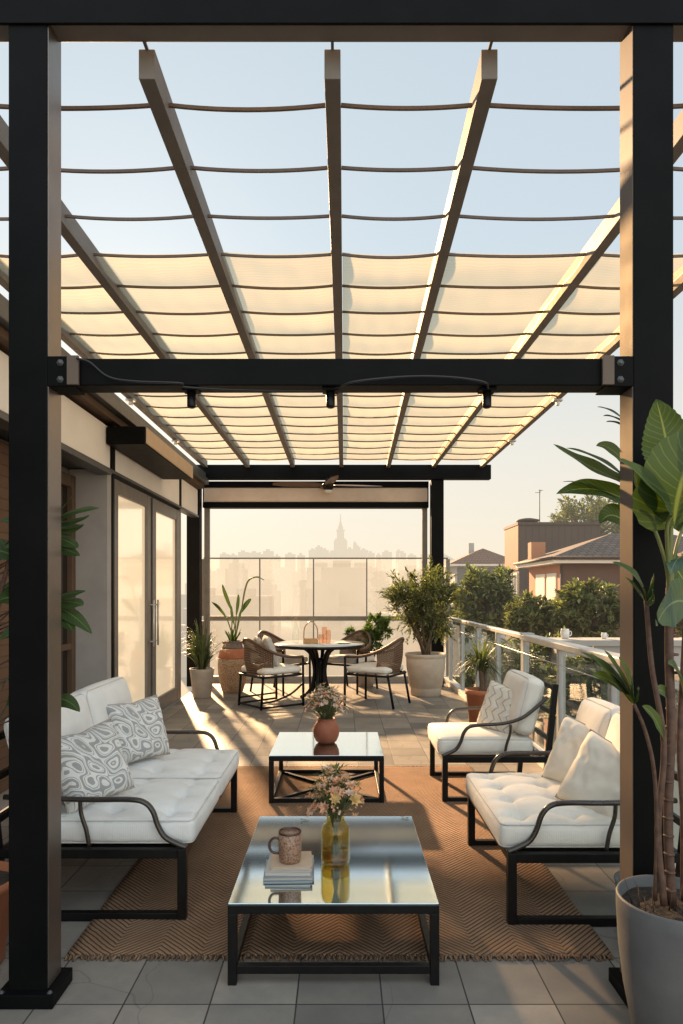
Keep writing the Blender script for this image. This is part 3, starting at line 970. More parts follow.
# ------------------------------------------------------------------ cushions and pillows
def rbox(lx, ly, lz, r, n=18, puff=0.02, tufts=None, seed=0.0, wr=0.004, nz=None):
    """a soft cushion: rounded box centred on its base, puffed top, optional tuft dips"""
    m = MB()
    hx, hy, hz = lx / 2, ly / 2, lz / 2
    nx = n if not tufts else n * 2
    n = nx
    ny = max(8, int(n * ly / max(lx, 1e-3)))
    nz = nz or 6
    def pos(a, b, c):
        p = Vector((a * hx, b * hy, c * hz))
        q = Vector((max(-hx + r, min(hx - r, p.x)), max(-hy + r, min(hy - r, p.y)), max(-hz + r, min(hz - r, p.z))))
        d = p - q
        if d.length > 1e-7:
            p = q + d.normalized() * min(r, d.length * 1.0) if d.length > r else q + d
        w = (1 - abs(a) ** 3) * (1 - abs(b) ** 3)
        k = 1 if c > 0 else -0.4
        p.z += puff * w * k * abs(c)
        if tufts and c > 0.5:
            dip = -0.014 * w
            for tx, ty in tufts:
                dd = ((p.x - tx) ** 2 + (p.y - ty) ** 2) ** 0.5
                dip += 0.007 * math.exp(-((p.x - tx) / 0.016) ** 2) / len({q_[1] for q_ in tufts}) + 0.007 * math.exp(-((p.y - ty) / 0.016) ** 2) / len({q_[0] for q_ in tufts})
                dip += 0.030 * math.exp(-(dd / 0.028) ** 2) + 0.020 * math.exp(-(dd / 0.075) ** 2)
            p.z -= dip * c
        bul = 0.012 * (1 - c * c)
        p.x += bul * a ** 5 * (1 - b * b) + 0
        p.y += bul * b ** 5 * (1 - a * a)
        nn = noise.noise(Vector((p.x * 7 + seed, p.y * 7, p.z * 7)))
        p.z += wr * nn * (c > 0)
        p += Vector((1, 1, 0)) * (wr * 0.6 * noise.noise(Vector((p.x * 9, p.y * 9 + seed, p.z * 9))))
        return p + Vector((0, 0, hz))
    def sp(i, n):   # denser near the edges
        t = -1 + 2 * i / n
        return math.copysign(abs(t) ** 0.8, t)
    for c in (-1, 1):
        m.grid((lambda u, v, c=c: pos(sp(u * nx, nx), sp((v if c > 0 else 1 - v) * ny, ny), c)), nx, ny)
    for b in (-1, 1):
        m.grid((lambda u, v, b=b: pos(sp((u if b < 0 else 1 - u) * nx, nx), b, sp(v * nz, nz))), nx, nz)
    for a in (-1, 1):
        m.grid((lambda u, v, a=a: pos(a, sp((u if a > 0 else 1 - u) * ny, ny), sp(v * nz, nz))), ny, nz)
    return m


def welded(o, d=0.0008):
    wm = o.modifiers.new('weld', 'WELD')
    wm.merge_threshold = d
    return o


def loop_pts(hx, hy, z, r, n=5):
    pts = []
    for cx, cy, a0 in ((hx - r, hy - r, 0), (-hx + r, hy - r, 90), (-hx + r, -hy + r, 180), (hx - r, -hy + r, 270)):
        for k in range(n + 1):
            a = R(a0 + 90 * k / n)
            pts.append((cx + r * math.cos(a), cy + r * math.sin(a), z))
    return pts


def cushion(parent, name, lx, ly, lz, mat, loc, rot=(0, 0, 0), r=0.035, puff=0.02, tufts=None, seed=0.0):
    o = welded(rbox(lx, ly, lz, r, 22, puff, tufts, seed).build(name, mat, parent))
    o.location = loc
    o.rotation_euler = rot
    p = MB()
    k = r * 0.30
    for z in (k, lz - k):
        p.tube(loop_pts(lx / 2 - k + 0.003, ly / 2 - k + 0.003, z, r), 0.0042, 6, closed=True)
    p.build('piping', M['piping'], o)
    return o


def pillow(name, label, w, h, t, mat, loc, normal, up=(0, 0, 1), seed=0.0, group=None, dent=0.012):
    m = MB()
    n = 26
    def fn(u, v, s):
        a, b = u * 2 - 1, v * 2 - 1
        x = a * w / 2 * (1 - 0.075 * (1 - b * b) * abs(a) ** 3)
        y = b * h / 2 * (1 - 0.075 * (1 - a * a) * abs(b) ** 3)
        prof = max(0.0, (1 - a ** 4) * (1 - b ** 4)) ** 0.45
        z = s * t / 2 * prof
        z += s * 0.020 * noise.noise(Vector((a * 2.2 + seed, b * 2.2, s))) * prof
        z += s * 0.011 * noise.noise(Vector((a * 6 + seed, b * 6, s * 2))) * prof
        z -= s * dent * math.exp(-((a / 0.25) ** 2)) * max(0, b) ** 2 * prof     # karate-chop dip
        return (x, y - (dent * 0.9 * math.exp(-((a / 0.22) ** 2)) * max(0, b) ** 3), z)
    m.grid(lambda u, v: fn(u, v, 1), n, n)
    m.grid(lambda u, v: fn(1 - u, v, -1), n, n)
    o = welded(m.build(name, mat), 0.0004)
    pts = []
    for k in range(4):
        for i in range(n):
            t_ = i / n
            u, v = ((t_, 0), (1, t_), (1 - t_, 1), (0, 1 - t_))[k]
            pts.append(fn(u, v, 1))
    MB().tube(pts, 0.0048, 6, closed=True).build('piping', M['pillow_piping'], o)
    z = Vector(normal).normalized()
    y = Vector(up)
    y = (y - z * y.dot(z)).normalized()
    x = y.cross(z)
    mt = Matrix((x, y, z)).transposed().to_4x4()
    mt.translation = Vector(loc)
    o.matrix_world = mt
    tag(o, label, 'pillow', group)
    return o


# ------------------------------------------------------------------ seats: local x runs from the front (0) to the back, y along the seat
ARM = [(0.0, 0.355), (0.045, 0.372), (0.105, 0.405), (0.140, 0.46), (0.165, 0.53), (0.205, 0.573), (0.28, 0.588), (0.50, 0.588), (0.74, 0.60)]
ARM_UP = [(0.0, 0.355), (0.045, 0.372), (0.105, 0.405), (0.140, 0.46), (0.165, 0.53), (0.205, 0.573), (0.28, 0.588), (0.46, 0.60), (0.60, 0.64), (0.70, 0.71), (0.77, 0.80)]


def make_seat(name, label, cat, loc, rz, L, seats, backs, cloth, arm, group=None, depth=0.83, tuft=True, back_h=0.50):
    t = thing(name, label, cat, loc, rz, group)
    sm = M['black_steel']
    D = depth
    b = 0.042
    arm = arm[:-1] + [(D - 0.06 if arm is ARM else arm[-1][0] + D - 0.80, arm[-1][1])]
    for y in (0.0, L - b):
        MB().box(0.0, b, y, y + b, 0.0, 0.352).build('leg', sm, t, bevel=0.003)
        MB().bar((D - 0.06, y + b / 2, 0.0), (D + 0.03, y + b / 2, 0.90), b, b, up=(1, 0, 0)).build('leg', sm, t, bevel=0.003)
        MB().box(b + 0.001, D - 0.085, y + 0.002, y + b - 0.002, 0.004, 0.042).build('floor_rail', sm, t, bevel=0.003)
        yc = y + b / 2
        pts = smoothpath([(x, yc, z) for x, z in arm], 5)
        MB().tube(pts, 0.0165, 10, flat=0.8).build('armrest', M['bronze_arm'], t)
        # curved strut from arm down to the seat rail
        MB().tube(smoothpath([(0.52, yc, 0.592), (0.515, yc, 0.52), (0.49, yc, 0.44), (0.475, yc, 0.36)], 5), 0.011, 8).build('arm_strut', M['bronze_arm'], t)
    MB().box(0.004, b - 0.004, b, L - b, 0.305, 0.350).box(b, D - 0.03, 0.004, b - 0.004, 0.305, 0.350).box(b, D - 0.03, L - b + 0.004, L - 0.004, 0.305, 0.350)\
        .box(D - 0.07, D - 0.034, b, L - b, 0.305, 0.350).build('seat_frame', sm, t, bevel=0.003)
    sl = MB()
    k = int((L - 0.1) / 0.11)
    for i in range(k):
        y = b + 0.05 + (L - 2 * b - 0.1) * i / max(1, k - 1)
        sl.box(b + 0.002, D - 0.072, y - 0.02, y + 0.02, 0.325, 0.342)
    sl.build('seat_slats', sm, t)
    bf = MB()
    for z in (0.48, 0.68, 0.87):
        xo = D - 0.06 + 0.09 * z / 0.9
        bf.box(xo - 0.012, xo + 0.012, b, L - b, z - 0.018, z + 0.018)
    bf.build('back_frame', sm, t, bevel=0.003)
    y0, y1 = 0.045, L - 0.045
    w = (y1 - y0) / seats
    for i in range(seats):
        lx, ly = D - 0.10, w - 0.026
        tf = None
        if tuft:
            cols_ = max(2, round(ly / 0.26))
            tf = [(-lx / 2 + lx * (a + 0.5) / 3, -ly / 2 + ly * (c + 0.5) / cols_) for a in range(3) for c in range(cols_)]
        cushion(t, 'seat_cushion', lx, ly, 0.125, cloth, (-0.025 + lx / 2, y0 + w * (i + 0.5), 0.352), r=0.032, puff=0.022, tufts=tf, seed=i * 3.1 + L)
    w = (y1 - y0) / backs
    for i in range(backs):
        o = cushion(t, 'back_cushion', back_h, w - 0.01, 0.15, cloth, (0.60, y0 + w * (i + 0.5), 0.50), r=0.05, puff=0.04, seed=i * 5.7 + L * 2)
        # stand it up: local x becomes up, top leaning back
        o.rotation_euler = (0, R(-90 + 14), 0)
        c = math.cos(R(14))
        o.location = (D - 0.075, y0 + w * (i + 0.5), 0.485 + back_h / 2 * c)
    return t


make_seat('sofa', 'two seat black framed sofa with tufted pale grey cushions at left', 'sofa', (-0.755, 4.955, 0), PI, 1.645, 2, 2, M['grey_cloth'], ARM, depth=0.95)
make_seat('loveseat', 'black framed loveseat with ivory tufted bench cushion beside the right post', 'sofa', (0.795, 3.255, 0), 0, 1.06, 1, 2, M['white_cloth'], ARM, back_h=0.45, depth=0.87)
make_seat('armchair', 'black framed armchair with ivory cushions beyond the loveseat', 'armchair', (0.765, 5.17, 0), 0, 0.77, 1, 1, M['white_cloth'], ARM_UP, tuft=False, back_h=0.44)

G1 = 'patterned pillows on the sofa'
pillow('pillow', 'grey patterned pillow by the near arm of the sofa', 0.40, 0.40, 0.18, M['pillow_swirl'], (-1.325, 3.61, 0.685), (0.74, -0.59, 0.34), (-0.10, -0.1, 1), 1.0, G1)
pillow('pillow', 'grey patterned pillow at the far end of the sofa', 0.40, 0.40, 0.18, M['pillow_swirl'], (-1.325, 4.42, 0.705), (0.70, -0.64, 0.30), (-0.25, 0.15, 1), 4.0, G1)
G2 = 'cream pillows on the loveseat'
pillow('pillow', 'cream pillow at the far end of the loveseat', 0.40, 0.40, 0.20, M['pillow_plain'], (1.395, 3.93, 0.64), (-0.66, -0.66, 0.36), (0.42, 0.1, 1), 7.0, G2)
pillow('pillow', 'cream pillow by the near arm of the loveseat', 0.41, 0.41, 0.21, M['pillow_plain'], (1.375, 3.54, 0.615), (-0.64, -0.68, 0.36), (0.50, 0.0, 1), 9.0, G2)
pillow('pillow', 'ivory striped pillow leaning in the armchair', 0.40, 0.40, 0.15, M['pillow_stripe'], (1.30, 5.50, 0.655), (-0.70, -0.62, 0.30), (0.30, 0.05, 1), 12.0)


# ------------------------------------------------------------------ coffee tables
def coffee(label, x0, x1, y0, y1, h, cross, group, rail_z=0.045):
    t = thing('coffee_table', label, 'coffee table', ((x0 + x1) / 2, (y0 + y1) / 2, 0), 0, group)
    a, c = (x1 - x0) / 2, (y1 - y0) / 2
    b = 0.036
    sm = M['black_steel']
    for sx in (-1, 1):
        for sy in (-1, 1):
            xa, ya = sx * (a - b / 2), sy * (c - b / 2)
            MB().box(xa - b / 2, xa + b / 2, ya - b / 2, ya + b / 2, 0.0, h - 0.044).build('leg', sm, t, bevel=0.002)
    fr = MB()
    fr.box(-a, a, -c, -c + b, h - 0.043, h - 0.009).box(-a, a, c - b, c, h - 0.043, h - 0.009)
    fr.box(-a, -a + b, -c + b, c - b, h - 0.043, h - 0.009).box(a - b, a, -c + b, c - b, h - 0.043, h - 0.009)
    fr.build('top_frame', sm, t, bevel=0.002)
    lo = MB()
    z0, z1 = rail_z, rail_z + 0.034
    for sy in (-1, 1):
        lo.box(-a + b, a - b, sy * (c - b / 2) - 0.015, sy * (c - b / 2) + 0.015, z0, z1)
    for sx in (-1, 1):
        lo.box(sx * (a - b / 2) - 0.015, sx * (a - b / 2) + 0.015, -c + b, c - b, z0, z1)
    lo.build('lower_rail', sm, t, bevel=0.002)
    if cross:
        MB().bar((-a + b, -c + b, z0 + 0.012), (a - b, c - b, z0 + 0.012), 0.03, 0.022).bar((-a + b, c - b, z0 + 0.0131), (a - b, -c + b, z0 + 0.0131), 0.03, 0.022).build('cross_brace', sm, t, bevel=0.002)
    MB().box(-a + 0.002, a - 0.002, -c + 0.002, c - 0.002, h - 0.0085, h).build('glass_top', M['mirror'], t, bevel=0.0015)
    return t


GT = 'mirror topped coffee tables'
H1, H2 = 0.334, 0.37
coffee('large black coffee table in front, its mirror top holding a mug and books', -0.463, 0.398, 2.775, 3.86, H1, False, GT, 0.045)
coffee('smaller coffee table behind, holding a red clay flower vase', -0.547, 0.320, 5.135, 6.0, H2, True, GT, 0.012)


# ------------------------------------------------------------------ things on the tables
def book(label, w, d, h, cover, loc, rz):
    t = thing('book', label, 'book', loc, rz, 'books stacked under the mug')
    e = 0.0028
    MB().box(-w / 2, w / 2, -d / 2, d / 2, 0, e).box(-w / 2, w / 2, -d / 2, d / 2, h - e, h).box(-w / 2, -w / 2 + e, -d / 2 + 0.0005, d / 2 - 0.0005, e, h - e).build('cover', cover, t, bevel=0.001)
    MB().box(-w / 2 + e, w / 2 - 0.006, -d / 2 + 0.006, d / 2 - 0.006, e, h - e).build('pages', M['paper'], t)


bx, by = -0.235, 3.09
book('grey blue book at the bottom of the stack on the coffee table', 0.222, 0.20, 0.018, M['book_blue'], (bx, by, H1), R(2))
book('pale grey book in the middle of the stack on the coffee table', 0.205, 0.19, 0.021, M['book_pale'], (bx + 0.002, by + 0.004, H1 + 0.0182), R(-1))
book('tan covered book on top of the stack under the mug', 0.185, 0.18, 0.015, M['book_tan'], (bx + 0.008, by + 0.010, H1 + 0.0394), R(4))
zt = H1 + 0.0546
mg = thing('mug', 'dimpled brown stoneware mug standing on the stacked books', 'mug', (-0.232, 3.075, zt))
MB().lathe([(0.0, 0.0), (0.040, 0.0), (0.046, 0.004), (0.0495, 0.02), (0.0515, 0.07), (0.0518, 0.130)], 40).build('body', M['mug'], mg)
MB().lathe([(0.0518, 0.128), (0.0522, 0.134), (0.050, 0.1375), (0.0475, 0.134), (0.046, 0.10)], 40).build('rim', M['mug_rim'], mg)
MB().lathe([(0.0, 0.118), (0.0470, 0.118)], 32).build('tea', M['coffee'], mg)
MB().tube(smoothpath([(-0.048, 0, 0.100), (-0.070, 0, 0.104), (-0.089, 0, 0.088), (-0.092, 0, 0.062), (-0.078, 0, 0.040), (-0.049, 0, 0.036)], 6), 0.0062, 10).build('handle', M['mug_rim'], mg)


def leafquad(m, p, d, up, L, W, mi=0, fold=0.25):
    d = d.normalized()
    s = d.cross(up)
    if s.length < 1e-3:
        s = d.cross(Vector((1, 0.3, 0.2)))
    s.normalize()
    n = s.cross(d)
    a = p + d * L * 0.45
    m.add([p, a + s * W / 2 + n * W * fold, p + d * L, a - s * W / 2 + n * W * fold], [(0, 1, 2), (0, 2, 3)], mi, False)


def rnd():
    while True:
        v = Vector((random.uniform(-1, 1), random.uniform(-1, 1), random.uniform(-1, 1)))
        if 0.05 < v.length <= 1:
            return v


def blossom(m, c, n, r, mi, petals=7):
    n = n.normalized()
    a = n.orthogonal().normalized()
    b = n.cross(a)
    for ring, (rr, tilt) in enumerate(((r, 0.35), (r * 0.6, 0.9))):
        for k in range(petals):
            t = 2 * PI * (k + ring * 0.5) / petals + random.uniform(-.15, .15)
            d = (a * math.cos(t) + b * math.sin(t) + n * tilt).normalized()
            leafquad(m, c, d, n, rr, rr * 0.55, mi, 0.2)


def bouquet(parent, base, top_z, spread, n, mouth, seed, foliage=120, sizes=(0.016, 0.028), cols=(2, 2, 3, 3, 4), small=60):
    random.seed(seed)
    stems, heads = MB(), MB()
    h = top_z - base.z
    for i in range(n):
        a = random.uniform(0, 2 * PI)
        r = spread * random.uniform(0.1, 1.0) ** 0.7
        z = top_z - h * 0.42 * (r / spread) ** 1.5 * random.uniform(0.6, 1.2) - random.uniform(0, 0.10) * h
        tip = Vector((base.x + r * math.cos(a), base.y + r * math.sin(a), z))
        mo = Vector((base.x + mouth[0] * math.cos(a) * random.uniform(0.2, .9), base.y + mouth[0] * math.sin(a) * random.uniform(.2, .9), mouth[1]))
        lo = Vector((base.x - 0.6 * mouth[0] * math.cos(a), base.y - 0.6 * mouth[0] * math.sin(a), base.z + 0.02))
        stems.tube(smoothpath([lo, mo, (mo + tip) / 2 + Vector((0, 0, 0.01)), tip], 3), 0.0016, 4)
        d = (tip - mo).normalized()
        if random.random() < 0.6:
            blossom(heads, tip, d + rnd() * 0.5, random.uniform(*sizes), random.choice(cols) - 2, random.choice((6, 7, 8)))
        else:
            for k in range(7):
                q = tip + rnd() * 0.026
                blossom(heads, q, d + rnd(), random.uniform(0.006, 0.011), random.choice(cols) - 2, 5)
    for i in range(foliage):
        a = random.uniform(0, 2 * PI)
        r = spread * random.uniform(0.1, 1.05)
        f = random.random()
        z = mouth[1] + (top_z - mouth[1]) * (0.05 + 0.85 * f) - 0.25 * h * (r / spread) ** 2 * f
        rr = r * (0.35 + 0.65 * f)
        p = Vector((base.x + rr * math.cos(a), base.y + rr * math.sin(a), z))
        d = Vector((math.cos(a), math.sin(a), random.uniform(0.2, 1.6))) + rnd() * 0.6
        leafquad(stems, p, d, Vector((0, 0, 1)), random.uniform(0.025, 0.055), random.uniform(0.007, 0.014))
    stems.build('stems', M['flowerstem'], parent)
    heads.build('blossoms', [M['petal'], M['petal_cream'], M['petal_yellow']], parent)


vx, vy = -0.028, 3.20
v = thing('glass_vase', 'amber glass vase of peach wildflowers on the front coffee table', 'vase', (vx, vy, H1))
MB().lathe([(0.0, 0.0), (0.056, 0.0), (0.065, 0.006), (0.068, 0.02), (0.068, 0.145), (0.064, 0.168), (0.050, 0.186), (0.042, 0.196), (0.042, 0.212), (0.046, 0.222),
            (0.043, 0.222), (0.039, 0.212), (0.039, 0.196), (0.048, 0.182), (0.061, 0.165), (0.064, 0.145), (0.064, 0.024), (0.055, 0.014), (0.0, 0.014)], 48).build('jar', M['amber'], v)
MB().lathe([(0.0, 0.0142), (0.0545, 0.0145), (0.0632, 0.026), (0.0634, 0.055), (0.0, 0.055)], 40).build('water', glass('amber_water', (0.88, 0.72, 0.32), ior=1.33), v)
bouquet(v, Vector((0, 0, 0.02)), 0.475, 0.125, 72, (0.032, 0.215), 5, 280, (0.022, 0.038), (2, 2, 2, 3, 4))
v = thing('clay_vase', 'round red clay vase of cream flowers on the smaller coffee table', 'vase', (-0.125, 5.58, H2))
MB().lathe([(0.0, 0.0), (0.066, 0.0), (0.086, 0.018), (0.102, 0.055), (0.108, 0.09), (0.103, 0.13), (0.086, 0.165), (0.070, 0.178), (0.070, 0.192), (0.076, 0.20), (0.068, 0.20), (0.060, 0.192), (0.060, 0.178), (0.055, 0.13)], 40).build('pot', M['clay_red'], v)
bouquet(v, Vector((0, 0, 0.05)), 0.49, 0.17, 130, (0.052, 0.195), 8, 420, (0.018, 0.030), (2, 3, 3, 3))
# loose sprigs on the front table
for k, (px, py, lab) in enumerate(((305, 822, 'dropped flower sprig lying beside the amber vase'), (405, 819, 'tiny dropped petals near the far right table corner'))):
    k_ = (py - HY) / (CAMH - H1)
    d = F / k_
    c = Vector(((px - CX) / k_, d, H1 + 0.002))
    m = MB()
    random.seed(40 + k)
    for j in range(7):
        p = c + Vector((random.uniform(-.022, .022), random.uniform(-.03, .03), random.uniform(0, 0.003)))
        leafquad(m, p, Vector((random.uniform(-1, 1), random.uniform(-1, 1), 0.08)), Vector((0, 0, 1)), 0.018, 0.007)
    m.tube([c + Vector((-.02, -.02, .001)), c + Vector((0, .002, .003)), c + Vector((.018, .025, .001))], 0.0012, 5)
    tag(m.build('flower_sprig', M['flowerstem']), lab, 'sprig')

# ------------------------------------------------------------------ dining set
DX, DY, DZ = -0.33, 10.35, 0.83
dt = thing('dining_table', 'round pale dining table on a dark flared pedestal', 'dining table', (DX, DY, 0))
MB().lathe([(0.0, DZ - 0.025), (0.66, DZ - 0.025), (0.675, DZ - 0.018), (0.675, DZ - 0.006), (0.67, DZ), (0.0, DZ)], 64).build('table_top', M['white_top'], dt)
MB().lathe([(0.64, DZ - 0.055), (0.682, DZ - 0.055), (0.686, DZ - 0.03), (0.682, DZ - 0.012), (0.678, DZ - 0.012), (0.678, DZ - 0.028), (0.64, DZ - 0.028)], 64).build('rim', M['black_steel'], dt)
pd = MB()
for k in range(6):
    a = 2 * PI * k / 6 + 0.25
    pts = smoothpath([(math.cos(a) * r, math.sin(a) * r, z) for r, z in ((0.30, 0.02), (0.22, 0.05), (0.13, 0.15), (0.085, 0.33), (0.09, 0.50), (0.15, 0.68), (0.27, 0.775))], 5)
    pd.tube(pts, 0.028, 8)
pd.lathe([(0.06, 0.12), (0.075, 0.3), (0.07, 0.5), (0.09, 0.6)], 20)
pd.build('pedestal', M['black_steel'], dt)


def make_chair(label, loc, facing, group, sled):
    """barrel-backed rattan chair; local +y is forward"""
    t = thing('rattan_chair', label, 'dining chair', loc, math.atan2(-facing[0], facing[1]), group)
    fm = M['black_steel']
    w, d = 0.30, 0.30
    sz = 0.43
    for sx in (-1, 1):
        MB().tube([(sx * w, d, 0.0), (sx * w, d - 0.005, sz + 0.21)], 0.016, 8).build('leg', fm, t)
        bx_, by_ = (sx * w * 0.86, -d - (0.0 if sled else 0.05))
        MB().tube([(bx_, by_, 0.0), (sx * w * 0.86, -d + 0.03, sz)], 0.016, 8).build('leg', fm, t)
    MB().tube(loop_pts(w, d, sz - 0.02, 0.08, 5), 0.016, 8, closed=True).build('seat_frame', fm, t)
    if sled:
        sd_ = MB()
        sd_.tube([(-w, d, 0.025), (-w * .86, -d, 0.025)], 0.014, 8).tube([(w, d, 0.025), (w * .86, -d, 0.025)], 0.014, 8)
        sd_.tube([(-w * .86, -d, 0.03), (w * .86, -d, 0.03)], 0.014, 8)
        sd_.tube([(-w, d, 0.10), (-w * .86, -d, 0.10)], 0.012, 8)
        sd_.tube(smoothpath([(w, d, 0.30), (w * 0.95, d * 0.4, 0.17), (w * 0.9, -d * 0.4, 0.10), (w * 0.86, -d, 0.085)], 5), 0.014, 8)
        sd_.build('sled_rail', fm, t)
    # top rail: from arm front, back round the barrel
    rail, low = [], []
    for k in range(25):
        a = PI * (k / 24)
        ca, sa = math.cos(a), math.sin(a)
        x = ca * (w + 0.02)
        y = d - 0.02 - (2 * d + 0.03) * sa ** 0.8
        z = sz + 0.21 + 0.24 * sa ** 2.2
        rail.append((x, y, z))
        low.append((x * 0.97, y + 0.05 * sa, sz - 0.01))
    MB().tube(rail, 0.019, 8).build('arm_rail', M['rattan'], t)
    m = MB()
    def wf(u, v):
        f = 4.6 + u * 14.8
        i = min(23, int(f))
        q = f - i
        a = Vector(rail[i]).lerp(Vector(rail[i + 1]), q)
        b = Vector(low[i]).lerp(Vector(low[i + 1]), q)
        p = b.lerp(a, v)
        p.y -= 0.02 * math.sin(PI * v)
        return p
    m.grid(wf, 30, 10, uv=True)
    m.build('woven_back', M['weave'], t)
    c = welded(rbox(0.56, 0.56, 0.085, 0.035, 14, 0.02, None, loc[0]).build('seat_cushion', M['white_cloth'], t))
    c.location = (0, 0.015, sz)
    t.scale = (1.12, 1.12, 1.08)
    return t


GC = 'rattan dining chairs round the table'
make_chair('rattan dining chair with grey pillows at the left of the dining table', (-1.01, 9.66, 0), (0.75, 0.62), GC, True)
make_chair('rattan dining chair without pillow at the right of the dining table', (0.50, 9.76, 0), (-0.88, 0.47), GC, False)
make_chair('rattan dining chair behind the table, next to the urn', (-0.98, 11.02, 0), (0.78, -0.55), GC, False)
make_chair('rattan dining chair hidden behind the table, next to the leafy bush', (0.14, 11.14, 0), (-0.5, -0.8), GC, False)
pillow('pillow', 'large grey pillow standing on the left dining chair', 0.44, 0.44, 0.14, M['pillow_grey'], (-1.00, 9.64, 0.77), (0.80, 0.10, 0.35), (-0.4, -0.1, 1), 15.0, 'grey pillows on the dining chair')
pillow('pillow', 'smaller dark pillow tucked behind the large grey one', 0.36, 0.36, 0.12, M['pillow_grey'], (-1.16, 9.80, 0.79), (0.80, 0.1, 0.40), (-0.4, -0.1, 1), 17.0, 'grey pillows on the dining chair')

b = thing('bottle', 'clear glass bottle standing on the dining table', 'bottle', (DX - 0.36, DY - 0.05, DZ))
MB().lathe([(0.0, 0.0), (0.045, 0.0), (0.05, 0.01), (0.05, 0.19), (0.03, 0.25), (0.018, 0.28), (0.018, 0.34), (0.024, 0.345), (0.024, 0.355), (0.0, 0.355)], 24).build('body', M['clear'], b)
MB().lathe([(0.0, 0.352), (0.016, 0.352), (0.018, 0.39), (0.0, 0.392)], 16).build('stopper', M['brass'], b)
b = thing('serving_caddy', 'small brass caddy with a hoop handle on the dining table', 'caddy', (DX - 0.13, DY - 0.12, DZ))
MB().box(-0.11, 0.11, -0.07, 0.07, 0.0, 0.012).box(-0.11, 0.11, -0.07, -0.062, 0.012, 0.07).box(-0.11, 0.11, 0.062, 0.07, 0.012, 0.07).box(-0.11, -0.102, -0.062, 0.062, 0.012, 0.07).box(0.102, 0.11, -0.062, 0.062, 0.012, 0.07).build('tray', M['brass'], b, bevel=0.002)
MB().tube(smoothpath([(-0.106, 0, 0.06), (-0.09, 0, 0.24), (0.0, 0, 0.33), (0.09, 0, 0.24), (0.106, 0, 0.06)], 5), 0.008, 8).build('handle', M['brass'], b)
for k, (dx, dy, hh, lab) in enumerate(((0.03, -0.17, 0.14, 'short pink tumbler in front on the dining table'), (0.13, -0.08, 0.20, 'tall pink glass right of the brass caddy'), (0.07, 0.06, 0.24, 'tallest pink glass behind the other tumblers'))):
    b = MB()
    b.lathe([(0.0, 0.0), (0.034, 0.0), (0.038, 0.005), (0.042, hh), (0.039, hh), (0.035, 0.012), (0.0, 0.012)], 24)
    o = b.build('tumbler', M['pink_glass'])
    o.location = (DX + dx, DY + dy, DZ)
    tag(o, lab, 'tumbler', 'pink glasses on the dining table')
b = thing('plate', 'small white plate on the right of the dining table', 'plate', (DX + 0.36, DY - 0.14, DZ))
MB().lathe([(0.0, 0.0), (0.06, 0.0), (0.085, 0.008), (0.12, 0.016), (0.122, 0.019), (0.085, 0.012), (0.0, 0.006)], 32).build('dish', M['white_ceramic'], b)


# ------------------------------------------------------------------ plants
def leafbez(m, p0, p1, p2, width, side, fold=0.12, wave=0.0, n=14, mi=0, shape='ovate', serr=0.0):
    p0, p1, p2, side = Vector(p0), Vector(p1), Vector(p2), Vector(side)
    cols_ = 6
    vs, uv = [], []
    ph = random.uniform(0, 6)
    for i in range(n + 1):
        t = i / n
        p = p0 * (1 - t) ** 2 + p1 * 2 * t * (1 - t) + p2 * t * t
        tg = ((p1 - p0) * (1 - t) + (p2 - p1) * t).normalized()
        s = (side - tg * side.dot(tg)).normalized()
        nn = s.cross(tg)
        if shape == 'ovate':
            w = math.sin(PI * min(1, 0.03 + 0.97 * t ** 0.75)) ** 0.75
        elif shape == 'paddle':
            w = math.sin(PI * min(1, 0.02 + t * 0.98)) ** 0.6
        else:
            w = (1 - t) ** 0.6 * min(1, t * 6 + 0.35)
        w *= width / 2
        if serr and 0.05 < t < 0.97:
            w *= 1 + serr * (1 if i % 2 else -1)
        for j in range(cols_ + 1):
            a = j / cols_ * 2 - 1
            q = p + s * a * w + nn * (abs(a) ** 1.3 * w * fold + wave * w * math.sin(t * 13 + ph + a * 2) * abs(a))
            vs.append(q)
            uv.append((j / cols_, t))
    k = cols_ + 1
    fs = [(i * k + j, i * k + j + 1, (i + 1) * k + j + 1, (i + 1) * k + j) for i in range(n) for j in range(cols_)]
    m.add(vs, fs, mi, True, uv)


def pot(parent, prof, mat, soil_r, soil_z, name='pot', n=40):
    o = MB().lathe(prof, n).build(name, mat, parent)
    s = MB()
    def sf(u, v):
        a, r = u * 2 * PI, v * soil_r
        return (r * math.cos(a), r * math.sin(a), soil_z + 0.012 * noise.noise(Vector((r * math.cos(a) * 18, r * math.sin(a) * 18, 0))) + 0.01 * (1 - v))
    s.grid(sf, 32, 8)
    s.build('soil', M['soil'], parent)
    return o


def clump_leaves(m, c, rad, n, L, W, mi=0, outer=0.55, droop=0.0):
    for _ in range(n):
        d = rnd().normalized()
        r = random.uniform(outer, 1.0)
        p = Vector((c[0] + d.x * rad[0] * r, c[1] + d.y * rad[1] * r, c[2] + d.z * rad[2] * r))
        dd = d + rnd() * 0.9 + Vector((0, 0, 0.25 - droop))
        leafquad(m, p, dd, Vector((random.uniform(-.4, .4), random.uniform(-.4, .4), 1)), L * random.uniform(0.6, 1.3), W * random.uniform(0.7, 1.2), mi)


